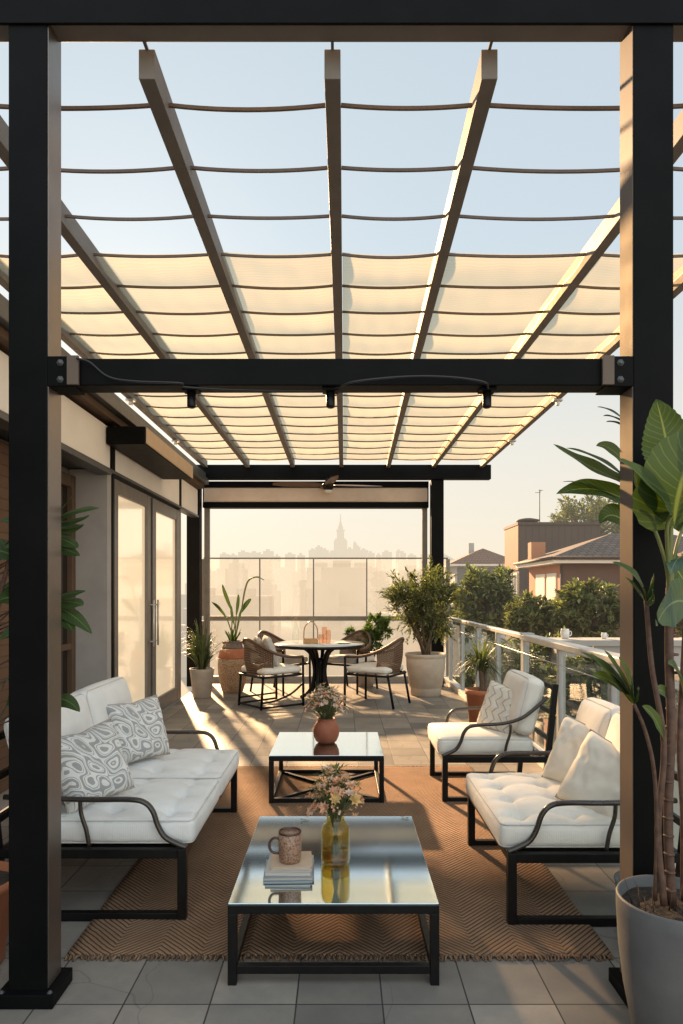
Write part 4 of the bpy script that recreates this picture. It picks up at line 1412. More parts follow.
# 1 grassy plant, left rear
random.seed(21)
p = thing('grassy_plant', 'spiky grass like plant in a taupe pot by the back left post', 'potted plant', (-2.12, 10.38, 0))
pot(p, [(0.0, 0.0), (0.125, 0.0), (0.135, 0.01), (0.18, 0.40), (0.19, 0.44), (0.175, 0.44), (0.165, 0.40), (0.16, 0.38)], M['taupe_pot'], 0.166, 0.395)
m = MB()
for i in range(150):
    a = random.uniform(0, 2 * PI)
    r = random.uniform(0.05, 0.50)
    h = random.uniform(0.45, 1.0) * (1.05 - r)
    c, s = math.cos(a), math.sin(a)
    b0 = Vector((c * 0.06 * random.random(), s * 0.06 * random.random(), 0.40))
    leafbez(m, b0, b0 + Vector((c * r * .35, s * r * .35, h * 1.05)), b0 + Vector((c * r * 1.05, s * r * 1.05, h * random.uniform(0.55, 1.0))), 0.022, (-s, c, 0), 0.2, 0, 8, 0, 'blade')
m.build('leaves', M['grassleaf'], p)

# 2 paddle-leaf plant in the tall urn
random.seed(22)
p = thing('paddle_plant', 'paddle leaved plant in a tall banded clay urn', 'potted plant', (-1.74, 10.92, 0))
u = MB().lathe([(0.0, 0.0), (0.15, 0.0), (0.165, 0.015), (0.205, 0.15), (0.232, 0.32), (0.236, 0.46), (0.226, 0.545)], 40).build('urn', M['urn'], p)
MB().lathe([(0.227, 0.546), (0.229, 0.56), (0.215, 0.63), (0.19, 0.685), (0.176, 0.70)], 40).build('painted_band', M['terracotta'], u)
MB().lathe([(0.175, 0.701), (0.16, 0.73), (0.155, 0.77), (0.165, 0.80), (0.175, 0.815), (0.16, 0.82), (0.145, 0.80), (0.14, 0.74)], 40).build('neck', M['urn_neck'], u)
s = MB()
s.grid(lambda a, b: (0.143 * b * math.cos(a * 2 * PI), 0.143 * b * math.sin(a * 2 * PI), 0.765), 24, 3)
s.build('soil', M['soil'], p)
st, lf = MB(), MB()
for (px, py, bx_, by_, w, drop) in ((214, 600, 228, 618, .07, .15), (223, 584, 233, 612, .075, 0), (238, 594, 236, 616, .07, 0), (253, 598, 240, 615, .085, .05), (230, 606, 234, 626, .06, 0.0)):
    tip = at(px, py, 10.92) - p.location
    bs = at(bx_, by_, 10.92) - p.location
    root = Vector((random.uniform(-.04, .04), random.uniform(-.04, .04), 0.77))
    dep = random.uniform(-0.22, 0.22)
    tip.y += dep
    bs.y += dep * 0.5
    st.tube(smoothpath([root, root.lerp(bs, 0.5) + Vector((0, 0, 0.02)), bs], 4), 0.010, 6)
    mid = bs.lerp(tip, 0.5) + Vector((0.03 if tip.x > bs.x else -0.03, 0, 0.05 + drop * 0.3))
    leafbez(lf, bs, mid, tip - Vector((0, 0, drop * 0.2)), w, Vector((0.5, 0.8, 0.2)) if random.random() < .5 else Vector((0.8, -0.5, 0.2)), 0.25, 0.03, 12, 0, 'paddle')
# the long arching stalk
st.tube(smoothpath([(0.02, 0, 0.77), at(241, 612, 10.92) - p.location, at(245, 590, 10.92) - p.location, at(249, 580, 10.92) - p.location, at(257, 577, 10.92) - p.location, at(264, 580, 10.92) - p.location], 5), [0.011] * 8 + [0.014] * 9 + [0.012] * 5 + [0.007] * 4, 7)
for k in range(14):
    a = random.uniform(0, 2 * PI)
    q = Vector((math.cos(a) * .03, math.sin(a) * .03, 0.77))
    leafbez(lf, q, q + Vector((math.cos(a) * .05, math.sin(a) * .05, .15)), q + Vector((math.cos(a) * .13, math.sin(a) * .13, random.uniform(.14, .26))), 0.05, (-math.sin(a), math.cos(a), 0), .3, 0, 8, 0, 'blade')
st.build('stems', M['greenstem'], p)
lf.build('leaves', M['paddleleaf'], p)


def shrub(name, label, loc, potprof, potmat, soil_r, soil_z, crown, stems_n, leafmat, leafsize, seed, nleaf, clumps, crown_c):
    random.seed(seed)
    p = thing(name, label, 'potted plant', loc)
    if potprof:
        pot(p, potprof, potmat, soil_r, soil_z)
    st, lf = MB(), MB()
    cc = Vector(crown_c)
    for k in range(clumps):
        d = rnd()
        c = cc + Vector((d.x * crown[0], d.y * crown[1], d.z * crown[2]))
        rad = random.uniform(0.28, 0.45) * min(crown)
        if k < stems_n * 3:
            b0 = Vector((random.uniform(-.06, .06), random.uniform(-.06, .06), soil_z - 0.02))
            mid = b0.lerp(c, 0.5) + Vector((0, 0, 0.08)) + rnd() * 0.05
            st.tube(smoothpath([b0, mid, c], 4), [0.016, 0.015, 0.014, 0.013, 0.011, 0.009, 0.007, 0.005, 0.003], 6)
        clump_leaves(lf, c, (rad, rad, rad), nleaf // clumps, leafsize, leafsize * 0.5, 0, 0.2)
        for j in range(3):   # sprigs poking out
            d2 = (c - cc).normalized() + rnd() * 0.6
            e = c + d2 * rad * random.uniform(1.0, 1.7)
            st.tube([c, e], 0.003, 4)
            for q in range(9):
                leafquad(lf, c.lerp(e, 0.3 + 0.08 * q), d2 + rnd() * 1.1, Vector((0, 0, 1)), leafsize, leafsize * 0.5)
    st.build('stems', M['bark'], p)
    lf.build('foliage', leafmat, p)
    return p


shrub('olive_shrub', 'large olive green shrub in a beige pot by the back right post', (1.31, 10.62, 0),
      [(0.0, 0.0), (0.225, 0.0), (0.235, 0.01), (0.24, 0.11), (0.247, 0.14), (0.255, 0.145), (0.30, 0.44), (0.305, 0.58), (0.300, 0.585), (0.318, 0.60), (0.322, 0.64), (0.31, 0.65), (0.285, 0.645), (0.275, 0.60)],
      M['beige_pot'], 0.28, 0.605, (0.50, 0.42, 0.54), 7, M['oliveleaf'], 0.070, 31, 5200, 62, (0.0, 0, 1.47))
shrub('leafy_bush', 'bright green leafy bush standing behind the dining table', (0.40, 11.62, 0),
      [(0.0, 0.0), (0.14, 0.0), (0.17, 0.3), (0.18, 0.32), (0.16, 0.32), (0.15, 0.28)], M['taupe_pot'], 0.155, 0.285, (0.38, 0.2, 0.36), 6, M['bushleaf'], 0.085, 33, 1500, 26, (0.05, 0, 0.86))

# small palm in a terracotta pot by the balustrade
random.seed(35)
p = thing('small_palm', 'small spiky palm in a terracotta pot beside the balustrade', 'potted plant', (1.64, 8.0, 0))
pot(p, [(0.0, 0.0), (0.13, 0.0), (0.14, 0.01), (0.172, 0.40), (0.188, 0.405), (0.192, 0.46), (0.175, 0.465), (0.163, 0.42)], M['terracotta'], 0.164, 0.43)
st, lf = MB(), MB()
st.tube(smoothpath([(0, 0, 0.40), (0.005, 0, 0.55), (-0.006, 0, 0.68), (0, 0, 0.76)], 4), 0.030, 8)
st.tube(smoothpath([(0.03, 0.02, 0.40), (0.045, 0.02, 0.55), (0.05, 0.03, 0.69)], 4), 0.02, 8)
for i in range(120):
    a = random.uniform(0, 2 * PI)
    c, s = math.cos(a), math.sin(a)
    r = random.uniform(0.12, 0.34)
    e = random.uniform(-0.25, 0.34)
    b0 = Vector((c * .02, s * .02, 0.74 + random.uniform(-.1, .03)))
    leafbez(lf, b0, b0 + Vector((c * r * .5, s * r * .5, max(0.06, e) + 0.10)), b0 + Vector((c * r, s * r, e)), 0.024, (-s, c, 0), 0.2, 0, 7, 0, 'blade')
st.build('stems', M['bark'], p)
lf.build('leaves', M['grassleaf'], p)

# ------------------------------------------------------------------ big leaf plant in the foreground, right
random.seed(51)
QX, QY = 1.165, 2.38
p = thing('broad_leaf_plant', 'tall broad leaved plant in a big grey pot before the right post', 'potted plant', (QX, QY, 0))
O = Vector((QX, QY, 0))
pot(p, [(0.0, 0.0), (0.10, 0.0), (0.118, 0.008), (0.145, 0.08), (0.172, 0.22), (0.188, 0.36), (0.194, 0.48), (0.195, 0.53), (0.192, 0.536), (0.186, 0.536), (0.181, 0.53), (0.180, 0.49)], M['grey_pot'], 0.182, 0.497, n=64)


def q(px, py, d):
    return at(px, py, d) - O


st, lf, bl = MB(), MB(), MB()


def stem(pts, r0, r1, m=None):
    sp_ = smoothpath(pts, 6)
    (m or st).tube(sp_, [0.8 * r0 + 0.8 * (r1 - r0) * i / (len(sp_) - 1) for i in range(len(sp_))], 8)


stem([q(672, 905, 2.38), q(668, 820, 2.37), q(671, 730, 2.36), q(669, 650, 2.36), q(670, 588, 2.36)], 0.021, 0.019)
stem([q(664, 905, 2.34), q(658, 830, 2.34), q(664, 745, 2.34), q(652, 668, 2.33), q(646, 600, 2.33)], 0.016, 0.010)
stem([q(655, 900, 2.36), q(657, 830, 2.33), q(654, 770, 2.30), q(645, 730, 2.28), q(634, 704, 2.27)], 0.010, 0.007)
stem([q(684, 905, 2.42), q(684, 820, 2.42), q(680, 745, 2.42), q(684, 660, 2.42), q(690, 560, 2.42)], 0.018, 0.013)
# trunk nodes: leaf scars
for k in range(16):
    f = k / 16
    y_ = 890 - 290 * f
    x_ = 672 - 3 * math.sin(f * 5)
    c = q(x_ - 1, y_, 2.365)
    st.lathe([(0.0165, -0.004), (0.0185, 0.0), (0.0165, 0.004)], 10, c)
# crown of the main stem: green petioles
top = q(670, 592, 2.36)
def stalk(pts, r0, r1):
    g_ = MB()
    stem(pts, r0, r1, g_)
    g_.build('leaf_stalk', M['greenstem'], p)


stalk([top, q(670, 560, 2.36), q(671, 520, 2.35), q(670, 470, 2.34)], 0.017, 0.006)
stalk([top, q(665, 560, 2.34), q(650, 520, 2.30), q(634, 508, 2.28)], 0.010, 0.006)
stalk([top, q(674, 560, 2.38), q(682, 530, 2.42), q(700, 500, 2.5)], 0.011, 0.006)
stalk([top, q(668, 555, 2.33), q(667, 528, 2.30), q(671, 516, 2.28)], 0.010, 0.007)
S1 = Vector((1, 0.1, 0))
# big upright serrated leaf
leafbez(lf, q(671, 476, 2.37), q(668, 440, 2.40), q(656, 399, 2.37), 0.17, Vector((0.95, -0.2, 0.1)), 0.14, 0.05, 26, 0, 'ovate', 0.035)
# huge leaf turned to the right
leafbez(lf, q(674, 525, 2.33), q(676, 480, 2.22), q(704, 430, 2.26), 0.36, Vector((0.92, 0.10, 0.30)), 0.10, 0.06, 20, 0, 'ovate', 0.02)
leafbez(lf, q(690, 535, 2.45), q(684, 470, 2.45), q(700, 420, 2.5), 0.22, Vector((1, 0.0, 0.1)), 0.12, 0.06, 18)
# the long leaf arching left in front of the post
leafbez(lf, q(672, 516, 2.28), q(648, 476, 2.20), q(618, 459, 2.12), 0.10, Vector((0.35, 0.75, 0.45)), 0.22, 0.08, 20, 0, 'ovate')
leafbez(lf, q(664, 522, 2.30), q(640, 506, 2.26), q(634, 470, 2.24), 0.11, Vector((0.6, 0.5, -0.5)), 0.14, 0.08, 16, 0, 'ovate')
# blue-green leaves lower right
leafbez(bl, q(686, 602, 2.30), q(668, 596, 2.20), q(656, 626, 2.16), 0.16, Vector((0.55, 0.4, 0.8)), 0.12, 0.09, 18)
leafbez(bl, q(690, 560, 2.42), q(680, 545, 2.35), q(670, 575, 2.3), 0.10, Vector((0.8, 0.4, 0.5)), 0.12, 0.09, 14)
leafbez(bl, q(672, 700, 2.40), q(664, 688, 2.36), q(654, 690, 2.33), 0.05, Vector((0.1, 0.5, 0.9)), 0.15, 0.06, 12)
# small tuft on the second stem
for (a, b, c_, w) in (((646, 600), (640, 572), (612, 562), .045), ((645, 602), (636, 588), (625, 577), .03), ((646, 600), (652, 580), (654, 574), .03), ((646, 604), (655, 596), (652, 590), .03)):
    leafbez(lf, q(a[0], a[1], 2.33), q(b[0], b[1], 2.28), q(c_[0], c_[1], 2.22), w * 1.4, Vector((0.2, 0.8, 0.5)), 0.25, 0.06, 14)
# tuft on the third stem reaching left over the balustrade
for (a, b, c_, w) in (((634, 704), (616, 680), (590, 653), .05), ((634, 702), (618, 668), (604, 650), .035), ((633, 700), (628, 672), (618, 657), .045), ((628, 694), (608, 676), (592, 675), .04),
                      ((634, 703), (640, 690), (637, 688), .025), ((632, 698), (612, 664), (580, 652), .03), ((634, 704), (630, 688), (632, 676), .03)):
    leafbez(lf, q(a[0], a[1], 2.27), q(b[0], b[1], 2.22), q(c_[0], c_[1], 2.12), w * 1.3, Vector((0.3, 0.7, 0.4)), 0.25, 0.07, 14)
# low leaves
leafbez(lf, q(664, 740, 2.33), q(655, 712, 2.28), q(642, 706, 2.25), 0.055, Vector((0.4, 0.6, 0.6)), 0.2, 0.08, 14)
leafbez(lf, q(684, 700, 2.40), q(678, 662, 2.36), q(668, 664, 2.30), 0.07, Vector((0.3, 0.8, 0.4)), 0.2, 0.06, 14)
# dry spikes on the soil
for k in range(16):
    a = random.uniform(0, 2 * PI)
    r = random.uniform(0.02, 0.12)
    b0 = Vector((-0.05 + math.cos(a) * r, math.sin(a) * r * .7, 0.497))
    st.tube([b0, b0 + Vector((random.uniform(-.04, .04), random.uniform(-.03, .03), random.uniform(.03, .10)))], [0.0025, 0.0006], 4)
st.build('stems', M['trunk'], p)
lf.build('leaves', M['bigleaf'], p)
tag(bl.build('leaves', M['blueleaf'], p), 'blue green lower leaves')

# companion plant standing behind the right post
random.seed(52)
CX2, CY2 = 1.36, 3.02
p = thing('broad_leaf_plant', 'broad leaved plant mostly hidden behind the right post, leaves reaching left', 'potted plant', (CX2, CY2, 0))
O = Vector((CX2, CY2, 0))
pot(p, [(0.0, 0.0), (0.09, 0.0), (0.10, 0.01), (0.14, 0.30), (0.145, 0.32), (0.13, 0.32), (0.125, 0.28)], M['grey_pot'], 0.127, 0.29)
st, lf = MB(), MB()
stem([Vector((0, 0, 0.28)), Vector((0.02, 0, 0.9)), Vector((-0.01, 0, 1.5)), Vector((-0.03, 0.0, 1.95)), Vector((-0.04, 0.0, 2.30))], 0.02, 0.010)
for (a, b, c_, w, sd_) in (((640, 488), (590, 470), (553, 444), .085, (0.2, 0.7, 0.55)), ((640, 492), (604, 455), (566, 448), .06, (0.1, 0.8, 0.4)), ((636, 480), (612, 440), (596, 446), .05, (0.6, 0.5, 0.5)),
                           ((640, 510), (600, 478), (556, 494), .09, (0.2, 0.6, 0.7)), ((640, 515), (590, 478), (562, 482), .03, (0.1, 0.8, 0.3)), ((640, 540), (612, 500), (600, 524), .09, (0.4, 0.5, 0.7)),
                           ((636, 432), (614, 408), (597, 407), .035, (0.2, 0.8, 0.4)), ((636, 434), (616, 414), (603, 416), .03, (0.2, 0.8, 0.4)), ((636, 436), (618, 420), (606, 422), .03, (0.2, 0.8, 0.4)),
                           ((668, 470), (690, 440), (700, 470), .12, (0.4, 0.5, 0.7)), ((650, 430), (655, 400), (650, 392), .07, (0.8, 0.5, 0.2)), ((660, 560), (680, 560), (690, 600), .12, (0.5, 0.5, 0.7))):
    leafbez(lf, q(a[0], a[1], 3.0), q(b[0], b[1], 2.95), q(c_[0], c_[1], 2.90), w * 1.35, sd_, 0.2, 0.08, 16)
    root = Vector((-0.02, 0, q(a[0], a[1] + 28, 3.0).z))
    st.tube(smoothpath([root, root.lerp(q(a[0], a[1], 3.0), .6) + Vector((0, 0, .02)), q(a[0], a[1], 3.0)], 3), 0.006, 6)
st.build('stems', M['trunk'], p)
lf.build('leaves', M['bigleaf'], p)

# plant behind the left post
random.seed(53)
LX, LY = -1.60, 2.93
p = thing('ficus_plant', 'leafy plant in a terracotta pot behind the left post', 'potted plant', (LX, LY, 0))
O = Vector((LX, LY, 0))
pot(p, [(0.0, 0.0), (0.13, 0.0), (0.14, 0.01), (0.185, 0.33), (0.198, 0.335), (0.20, 0.37), (0.185, 0.37), (0.17, 0.33)], M['terracotta'], 0.172, 0.34)
st, lf = MB(), MB()
stem([Vector((0, 0, 0.33)), Vector((0.04, 0, 0.9)), Vector((0.12, 0.0, 1.5)), Vector((0.22, 0.0, 1.9)), Vector((0.28, 0, 2.1))], 0.018, 0.008)
stem([Vector((-0.02, 0.03, 0.33)), Vector((-0.03, 0, 0.9)), Vector((-0.03, 0.0, 1.4)), Vector((0.0, 0.0, 1.75))], 0.015, 0.007)
for (a, b, c_, w) in (((50, 522), (76, 506), (100, 508), .042), ((50, 525), (80, 520), (90, 515), .04), ((52, 530), (78, 528), (84, 524), .05), ((50, 536), (70, 540), (78, 548), .05), ((48, 520), (66, 505), (73, 494), .03),
                      ((50, 545), (66, 548), (80, 556), .04), ((54, 598), (72, 592), (86, 591), .035), ((54, 602), (78, 600), (82, 606), .05), ((54, 606), (74, 612), (92, 634), .05), ((54, 610), (66, 620), (74, 632), .04),
                      ((50, 700), (66, 694), (80, 712), .05), ((44, 560), (30, 540), (4, 548), .07), ((40, 590), (20, 575), (2, 590), .07), ((40, 640), (20, 625), (0, 640), .07), ((40, 540), (24, 520), (0, 520), .06),
                      ((30, 700), (14, 690), (0, 720), .06), ((36, 660), (16, 660), (2, 690), .06), ((20, 600), (0, 590), (-20, 620), .08), ((20, 560), (-10, 540), (-30, 560), .08), ((30, 520), (30, 480), (20, 460), .07)):
    leafbez(lf, q(a[0], a[1], 2.93), q(b[0], b[1], 2.90), q(c_[0], c_[1], 2.86 + random.uniform(-.05, .05)), w * 1.5, Vector((0.15, 0.75, 0.6)), 0.2, 0.05, 14)
    e = q(a[0], a[1], 2.93)
    st.tube(smoothpath([Vector((0.02 + 0.09 * max(0, e.z - 0.9), 0, e.z - 0.14)), e - Vector((0.02, 0, 0.03)), e], 3), 0.004, 5)
st.build('stems', M['trunk'], p)
lf.build('leaves', M['bigleaf'], p)

# ------------------------------------------------------------------ neighbouring houses
GZ = -7.0


def gable_hip(m, x0, x1, y0, y1, z0, h, over=0.5, ridge=0.35):
    x0 -= over; x1 += over; y0 -= over; y1 += over
    cx, cy = (x0 + x1) / 2, (y0 + y1) / 2
    lx, ly = x1 - x0, y1 - y0
    r = ridge * max(lx, ly) / 2
    if lx >= ly:
        a, b = (cx - r, cy, z0 + h), (cx + r, cy, z0 + h)
    else:
        a, b = (cx, cy - r, z0 + h), (cx, cy + r, z0 + h)
    v = [(x0, y0, z0), (x1, y0, z0), (x1, y1, z0), (x0, y1, z0), a, b]
    if lx >= ly:
        f = [(0, 1, 5, 4), (1, 2, 5), (2, 3, 4, 5), (3, 0, 4)]
    else:
        f = [(0, 1, 4), (1, 2, 5, 4), (2, 3, 5), (3, 0, 4, 5)]
    return m.add(v, f)


# A: ochre house with hipped roof, seen on its corner
k = F / 30.0
ax = (562 - CX) / k
hz = CAMH + (592 - 560) / k
hA = thing('tiled_house', 'ochre and brown house with hipped tiled roof and pale shutters', 'house', (ax, 30, GZ), 0)
eh = hz - GZ
WA, DA = 9.0, 5.2      # local +x runs right and away, local +y left and away
MB().box(0, WA, 0.0, DA, 0, eh - 0.16).build('wall', M['house_brown'], hA)  # brown is the shaded front, its shade put into the wall colour
MB().box(-0.012, -0.002, 0.002, DA, 0, eh - 0.162).build('render_facing', M['house_orange'], hA)  # sunlit side, its light put into an orange wall colour
MB().box(-0.55, WA + 0.55, -0.55, DA + 0.55, eh - 0.155, eh + 0.10).build('eaves', M['house_cream'], hA)
MB().tube([(-0.63, -0.63, eh + 0.06), (WA + 0.6, -0.63, eh + 0.06)], 0.07, 8).tube([(-0.63, -0.63, eh + 0.06), (-0.63, DA + 0.6, eh + 0.06)], 0.07, 8).build('gutter', M['clad_dark'], hA)
MB().tube([(-0.06, -0.06, 0), (-0.06, -0.06, eh - 0.2)], 0.05, 8).build('downpipe', M['clad_dark'], hA)
w_ = MB().box(2.6, 3.9, -0.05, -0.002, eh - 2.6, eh - 0.8).build('window', M['house_cream'], hA)
MB().box(2.7, 3.8, -0.062, -0.051, eh - 2.5, eh - 0.9).build('pane', M['house_window'], w_)
rf_ = gable_hip(MB(), 0, WA, 0, DA, eh + 0.103, 1.30, 0.62, 0.25).build('roof', M['roof_tile'], hA)
MB().box(-0.35, 0.35, 3.6, 4.2, eh + 0.2, eh + 1.05).build('chimney', M['house_orange'], rf_)
for y0_, y1_ in ((0.7, 2.1), (2.4, 3.9)):
    w_ = MB().box(-0.05, -0.013, y0_, y1_, eh - 2.6, eh - 0.55).build('window', M['house_cream'], hA)
    MB().box(-0.062, -0.051, y0_ + 0.08, y1_ - 0.08, eh - 2.5, eh - 0.65).build('blind', M['house_blind'], w_)
# B: dark flat-roofed block behind
k = F / 44.0
bx0, bx1 = (519 - CX) / k, (600 - CX) / k
zt = CAMH + (592 - 523) / k
hB = thing('flat_roofed_house', 'tall flat roofed house with dark cladding and an orange board end', 'house', (bx0, 44, GZ))
bh = zt - GZ
MB().box(0, bx1 - bx0, 0, 3.7, 0, bh - 0.12).build('wall', M['clad_dark'], hB)
MB().box(-0.1, bx1 - bx0 + 0.1, -0.1, 3.8, bh - 0.118, bh + 0.05).build('roof', M['clad_dark'], hB)
MB().box(-0.06, -0.002, 0.0, 3.6, CAMH + (592 - 570) / (F / 44) - GZ, bh - 0.125).build('clad_bay', M['clad_orange'], hB)
for y0_, y1_ in ((0.3, 1.3), (1.7, 3.0)):
    w_ = MB().box(-0.06, -0.002, y0_, y1_, bh - 5.6, bh - 3.2).build('window', M['house_cream'], hB)
    MB().box(-0.075, -0.061, y0_ + 0.12, y1_ - 0.12, bh - 5.5, bh - 3.3).build('pane', M['house_window'], w_)
w_ = MB().lathe([(0.0, 0.0), (0.42, 0.0), (0.42, 0.22), (0.75, 0.24), (0.75, 0.36), (0.3, 0.46), (0.0, 0.48)], 20, (1.1, 2.0, bh + 0.051)).build('roof_vent', M['clad_dark'], hB)
MB().tube([(2.2, 3, bh), (2.2, 3, bh + 2.6)], 0.03, 6).tube([(2.2, 2.6, bh + 2.5), (2.2, 3.5, bh + 2.45)], 0.02, 6).tube([(2.05, 2.7, bh + 2.5), (2.35, 2.7, bh + 2.5)], 0.015, 6).tube([(2.0, 3.4, bh + 2.46), (2.4, 3.4, bh + 2.46)], 0.015, 6).build('aerial', M['clad_dark'], hB)
# C: farther house with a band of windows
k = F / 72.0
cx0, cx1 = (455 - CX) / k, (516 - CX) / k
ez = CAMH + (592 - 566) / k - GZ
hC = thing('hillside_house', 'distant house with red hipped roof and a band of windows', 'house', (cx0, 72, GZ))
cw = cx1 - cx0
MB().box(0, cw, 0, 7, 0, ez).build('wall', M['house_grey'], hC)
rf_ = gable_hip(MB(), 0, cw, 0, 7, ez + 0.2, 1.75, 0.75, 0.5).build('roof', M['roof_red'], hC)
MB().box(1.9, 2.5, 2.5, 3.1, ez + 1.3, ez + 2.6).build('chimney', M['house_grey'], rf_)
MB().box(-0.7, cw + 0.7, -0.7, 7.7, ez + 0.0, ez + 0.19).build('eaves', M['house_cream'], hC)
MB().box(-0.9, cw, -0.9, -0.002, ez - 3.4, ez - 2.1).build('balcony', M['house_cream'], hC)
for i in range(6):
    x = 0.25 + i * (cw - 0.4) / 6
    w_ = MB().box(x, x + 0.86, -0.06, -0.001, ez - 1.8, ez - 0.15).build('window', M['house_brown'], hC)
    MB().box(x + 0.07, x + 0.79, -0.075, -0.061, ez - 1.7, ez - 0.25).build('pane', M['house_blind' if i in (1, 2) else 'house_window'], w_)

# D: neighbouring terrace wall close by, with pots on its ledge
tw = thing('terrace_block', 'grey neighbouring terrace block with pale ledge beyond the balustrade', 'building', (4.1, 11.5, GZ))
zl = CAMH - (640 - 592) / F * 11.5 - GZ
MB().box(-0.38, 6, 0.0, 0.6, 0, zl - 0.10).build('wall', M['house_grey'], tw)
MB().box(-0.45, 6.1, -0.06, 0.64, zl - 0.098, zl).build('ledge', M['house_grey'], tw)
for i in range(3):
    w_ = MB().box(-0.2 + i * 1.5, 0.95 + i * 1.5, -0.05, -0.002, zl - 2.0, zl - 0.75).build('window', M['house_grey'], tw)
    MB().box(-0.1 + i * 1.5, 0.85 + i * 1.5, -0.06, -0.051, zl - 1.9, zl - 0.85).build('pane', M['house_window'], w_)
ledge_z = GZ + zl
for px, s, lab in ((565, 0.38, 'larger white pot on the ledge of the grey terrace block'), (604, 0.24, 'small white pot on the ledge next to the right post')):
    c = at(px, 640, 11.75)
    o = thing('white_pot', lab, 'pot', (c.x, 11.75, ledge_z), 0, 'white pots on the ledge')
    MB().lathe([(0.0, 0.0), (0.12 * s, 0.0), (0.17 * s, 0.04 * s), (0.20 * s, 0.3 * s), (0.17 * s, 0.42 * s), (0.18 * s, 0.45 * s), (0.15 * s, 0.45 * s), (0.14 * s, 0.3 * s)], 20).build('body', M['white_ceramic'], o)
    MB().tube(smoothpath([(0.18 * s, 0, 0.36 * s), (0.28 * s, 0, 0.33 * s), (0.28 * s, 0, 0.18 * s), (0.19 * s, 0, 0.13 * s)], 4), 0.02 * s, 6).build('handle', M['white_ceramic'], o)


# ------------------------------------------------------------------ garden trees
def tree(name, label, base, crown_c, crown_r, nclump, nleaf, L, mat, seed, group='garden trees beyond the balustrade', clump=(0.17, 0.34)):
    random.seed(seed)
    t = thing(name, label, 'tree', base, 0, group)
    B = Vector(base)
    cc = Vector(crown_c) - B
    st, lf = MB(), MB()
    tr = 0.02 * (cc.z) + 0.04
    fork = Vector((cc.x * 0.4, cc.y * 0.4, cc.z - crown_r[2] * 0.75))
    sp_ = smoothpath([Vector((0, 0, 0)), fork * 0.5 + Vector((0.1, 0, 0)), fork], 4)
    st.tube(sp_, [tr * (1 - 0.4 * i / (len(sp_) - 1)) for i in range(len(sp_))], 9)
    for k in range(nclump):
        d = rnd()
        if d.length < 0.45:
            d = d.normalized() * random.uniform(0.5, 0.9)
        c = cc + Vector((d.x * crown_r[0], d.y * crown_r[1], d.z * crown_r[2]))
        rad = random.uniform(*clump) * min(crown_r)
        if k % 3 == 0:   # a long sprig breaking the outline
            e = c + (c - cc).normalized() * rad * 1.5 + rnd() * rad * 0.5
            st.tube([c, e], tr * 0.05, 4)
            for q_ in range(16):
                leafquad(lf, c.lerp(e, 0.35 + 0.045 * q_), rnd() + Vector((0, 0, 0.3)), Vector((0, 0, 1)), L * 1.1, L * 0.5)
        if k % 2 == 0:
            mid = fork.lerp(c, 0.5) + rnd() * 0.15 * min(crown_r)
            st.tube(smoothpath([fork, mid, c], 3), [tr * .5, tr * .42, tr * .34, tr * .27, tr * .2, tr * .14, tr * .08], 6)
        clump_leaves(lf, c, (rad, rad, rad * 0.85), int(nleaf * 0.62) // nclump, L * 1.15, L * 0.62, 0, 0.15, 0.15)
    st.build('trunk', M['treebark'], t)
    lf.build('crown', mat, t)
    return t


def tr_at(name, label, px, py, d, rpx, rpy, nclump, nleaf, L, mat, seed, **kw):
    c = at(px, py, d)
    k_ = F / d
    tree(name, label, (c.x, c.y, GZ), c, (rpx / k_, rpx / k_ * 0.8, rpy / k_), nclump, nleaf, L, M[mat], seed, **kw)


tr_at('garden_tree', 'dense dark round tree below the distant red roofed house', 490, 602, 20, 34, 32, 78, 8000, 0.17, 'treeleaf', 61)
tr_at('garden_tree', 'loose pale green tree between the olive shrub and the dark round tree', 455, 615, 24, 20, 28, 44, 3600, 0.18, 'treeleaf_pale', 62)
tr_at('garden_tree', 'dark leafy tree in front of the ochre house, at the right post', 590, 612, 16, 36, 30, 78, 8000, 0.14, 'treeleaf', 63)
tr_at('garden_tree', 'yellowish green tree in front of the pale house shutters', 535, 622, 17, 30, 24, 57, 5000, 0.14, 'treeleaf_pale', 64)
tr_at('garden_tree', 'airy olive coloured tree rising behind the flat roofed house', 590, 522, 58, 44, 26, 74, 6500, 0.34, 'treeleaf_pale', 65)
tr_at('garden_tree', 'low dark tree filling the garden below the balustrade', 520, 680, 12.5, 62, 40, 78, 7000, 0.13, 'treeleaf', 66)
tr_at('garden_tree', 'low dark tree beside the grey terrace block, seen through the glass', 585, 690, 9.6, 40, 34, 51, 3800, 0.11, 'treeleaf', 67)
tr_at('garden_tree', 'dark tree farther right, behind the foreground plant', 690, 600, 18, 44, 40, 68, 5000, 0.16, 'treeleaf', 68)

# brick house glimpsed to the right of the right post
k = F / 24
hD = thing('brick_house', 'red brown house with a white framed window behind the foreground plant', 'house', ((690 - CX) / k, 24, GZ))
MB().box(0, 8, 0, 3, 0, 9.6).build('wall', M['house_orange'], hD)
gable_hip(MB(), 0, 8, 0, 3, 9.61, 1.2, 0.2, 0.4).build('roof', M['roof_red'], hD)
w_ = MB().box(-0.06, -0.002, 0.1, 1.1, 6.0, 6.8).build('window', M['house_cream'], hD)
MB().box(-0.075, -0.061, 0.18, 1.02, 6.08, 6.72).build('pane', M['house_blind'], w_)

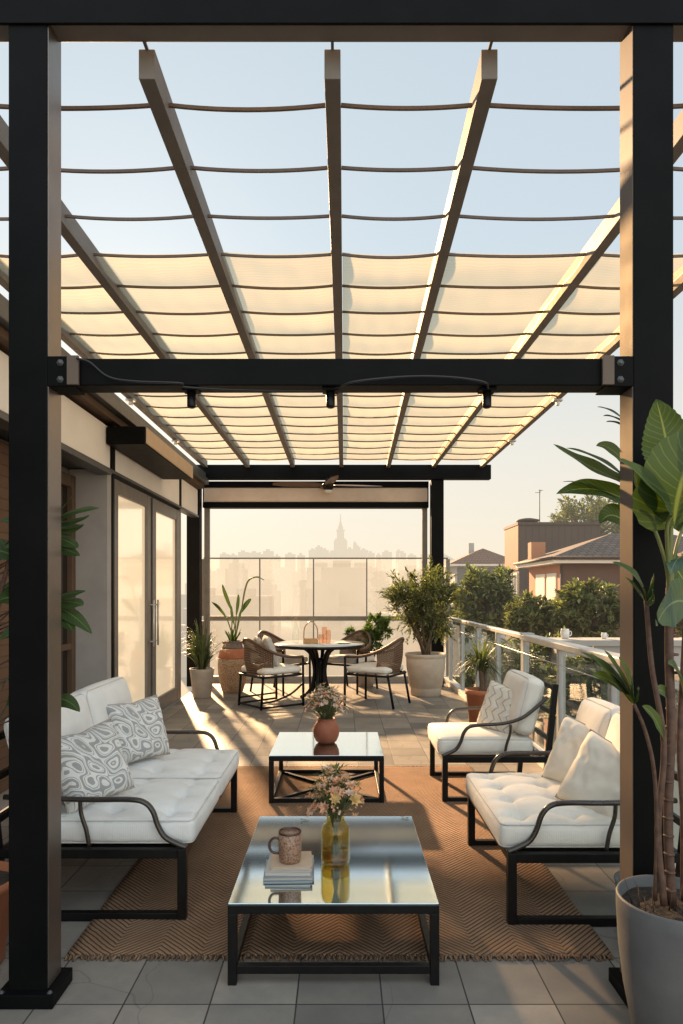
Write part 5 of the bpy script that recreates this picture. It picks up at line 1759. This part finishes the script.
# ------------------------------------------------------------------ far city in the haze
def cityblock(x, y, w, d, top, steps=0, label=None, name='city_building', group='hazy city buildings', base=-26.0):
    t = thing(name, label or 'hazy pale city building far beyond the glass windscreen', 'building', (x, y, base), 0, group)
    h = top - base
    m = MB().box(-w / 2, w / 2, 0, d, 0, h)
    z = h
    for s in range(steps):
        w *= 0.7
        m.box(-w / 2, w / 2, d * 0.15, d * 0.15 + w, z, z + w * 0.4)
        z += w * 0.4
    m.build('wall', M['city'], t)
    r = MB().box(-w / 2 * 0.5, w / 2 * 0.3, d * 0.3, d * 0.5, z, z + 2.5)
    r.build('roof_house', M['city'], t)
    return t


DC = 900.0
kc = F / DC
tx = (340.5 - CX) / kc
tw_ = thing('spire_tower', 'tall stepped tower with a needle spire on the hazy skyline', 'tower', (tx, DC, -26))


def zpx(py, d=DC):
    return CAMH + (592 - py) * d / F + 26


m = MB()
for w, y0_, y1_ in ((26, 700, 551), (17.5, 551, 541), (14.5, 541, 539), (9.5, 539, 531), (11, 531, 530), (7, 530, 527)):
    m.box(-w / 2, w / 2, -w / 2, w / 2, max(0, zpx(y0_)), zpx(y1_))
m.build('shaft', M['city'], tw_)
MB().lathe([(2.6, zpx(527)), (1.9, zpx(524)), (0.9, zpx(521)), (0.5, zpx(514))], 10).build('spire', M['city'], tw_)
random.seed(77)
for px, wpx, ty in ((313, 7, 550), (319, 6, 547), (325, 6, 550), (331, 5, 553), (350, 6, 549), (355, 3, 543), (358, 4, 547), (364, 7, 550), (371, 6, 553), (379, 5, 555), (387, 8, 552), (399, 5, 551), (403, 5, 553),
                    (412, 7, 555), (301, 6, 555), (290, 8, 554), (243, 8, 552), (254, 8, 552.5), (268, 8, 551), (260, 4, 554), (277, 5, 556), (233, 6, 555), (224, 7, 554), (425, 7, 554), (437, 9, 555)):
    d = random.uniform(820, 1080)
    kk = F / d
    cityblock((px - CX) / kk, d, 1.25 * wpx / kk, wpx / kk, CAMH + (592 - ty) / kk, 0)
for i in range(58):
    d = random.uniform(180, 760)
    px = random.uniform(190, 470)
    kk = F / d
    top = random.uniform(-20, 2) + d * 0.035
    w = random.uniform(9, 24)
    cityblock((px - CX) / kk, d, w, w, min(top, CAMH + (592 - 566) / kk), random.choice((0, 0, 0, 1)))

# ------------------------------------------------------------------ light
SUN_AZ, SUN_EL = -18.0, 20.0       # degrees: azimuth from straight ahead (+Y), negative to the left
az, el = R(SUN_AZ), R(SUN_EL)
sd = Vector((math.sin(az) * math.cos(el), math.cos(az) * math.cos(el), math.sin(el)))
sl = bpy.data.lights.new('sun', 'SUN')
sl.energy = 5.0
sl.angle = R(2.2)
sl.color = (3.6, 2.28, 1.2)
so = bpy.data.objects.new('sun', sl)
COL.objects.link(so)
so.rotation_euler = sd.to_track_quat('Z', 'Y').to_euler()

wd = bpy.data.worlds.new('World')
scene.world = wd
wd.use_nodes = True
nt = wd.node_tree
nt.nodes.clear()
out = nt.nodes.new('ShaderNodeOutputWorld')
bg = nt.nodes.new('ShaderNodeBackground')
sky = nt.nodes.new('ShaderNodeTexSky')
sky.sky_type = 'NISHITA'
sky.sun_disc = False
sky.sun_elevation = el
sky.sun_rotation = az
sky.dust_density = 0.7
sky.air_density = 1.0
sky.ozone_density = 1.0
sky.altitude = 50
bg.inputs[1].default_value = 0.10
# low haze: blend the sky to a warm pale veil near the horizon
tc = nt.nodes.new('ShaderNodeTexCoord')
sx = nt.nodes.new('ShaderNodeSeparateXYZ')
nt.links.new(tc.outputs['Generated'], sx.inputs[0])
rp = nt.nodes.new('ShaderNodeValToRGB')
cr = rp.color_ramp
cr.elements[0].position = 0.0
cr.elements[0].color = (0.97, 0.97, 0.97, 1)
cr.elements[1].position = 0.62
cr.elements[1].color = (0.75, 0.75, 0.75, 1)
e = cr.elements.new(0.22)
e.color = (0.85, 0.85, 0.85, 1)
nt.links.new(sx.outputs[2], rp.inputs[0])
veil = nt.nodes.new('ShaderNodeValToRGB')
vc = veil.color_ramp
vc.elements[0].position = 0.0
vc.elements[0].color = (9.8, 8.45, 6.5, 1)
vc.elements[1].position = 0.45
vc.elements[1].color = (7.3, 8.4, 9.0, 1)
e = vc.elements.new(0.20)
e.color = (9.2, 8.75, 7.7, 1)
nt.links.new(sx.outputs[2], veil.inputs[0])
mx = nt.nodes.new('ShaderNodeMix')
mx.data_type = 'RGBA'
nt.links.new(rp.outputs[0], mx.inputs[0])
nt.links.new(sky.outputs[0], mx.inputs[6])
nt.links.new(veil.outputs[0], mx.inputs[7])
# added fill: the sky half behind the viewer is scaled up to lift shadows
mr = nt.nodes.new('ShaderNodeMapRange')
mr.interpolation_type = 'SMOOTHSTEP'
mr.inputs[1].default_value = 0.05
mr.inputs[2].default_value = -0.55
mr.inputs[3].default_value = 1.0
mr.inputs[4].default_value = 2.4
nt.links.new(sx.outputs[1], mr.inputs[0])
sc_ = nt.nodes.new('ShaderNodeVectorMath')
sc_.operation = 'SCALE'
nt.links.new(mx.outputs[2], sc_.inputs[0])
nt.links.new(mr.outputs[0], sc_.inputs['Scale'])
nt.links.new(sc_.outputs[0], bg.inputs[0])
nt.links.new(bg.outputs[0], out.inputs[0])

# ------------------------------------------------------------------ camera and render settings
cd = bpy.data.cameras.new('camera')
cam = bpy.data.objects.new('camera', cd)
COL.objects.link(cam)
cam.location = (0, 0, CAMH)
cam.rotation_euler = (R(90), 0, 0)
cd.sensor_fit = 'AUTO'
cd.sensor_width = 36
cd.lens = 36 * F / 1024
cd.shift_y = (HY - 512) / 1024
cd.clip_start = 0.05
cd.clip_end = 20000
scene.camera = cam
scene.view_settings.view_transform = 'Standard'
scene.view_settings.look = 'None'
scene.view_settings.exposure = 0
scene.view_settings.gamma = 1
cy = scene.cycles
cy.use_denoising = True
cy.max_bounces = 10
cy.diffuse_bounces = 5
cy.glossy_bounces = 5
cy.transmission_bounces = 8
cy.transparent_max_bounces = 20
cy.sample_clamp_indirect = 8
cy.caustics_reflective = False
cy.caustics_refractive = False
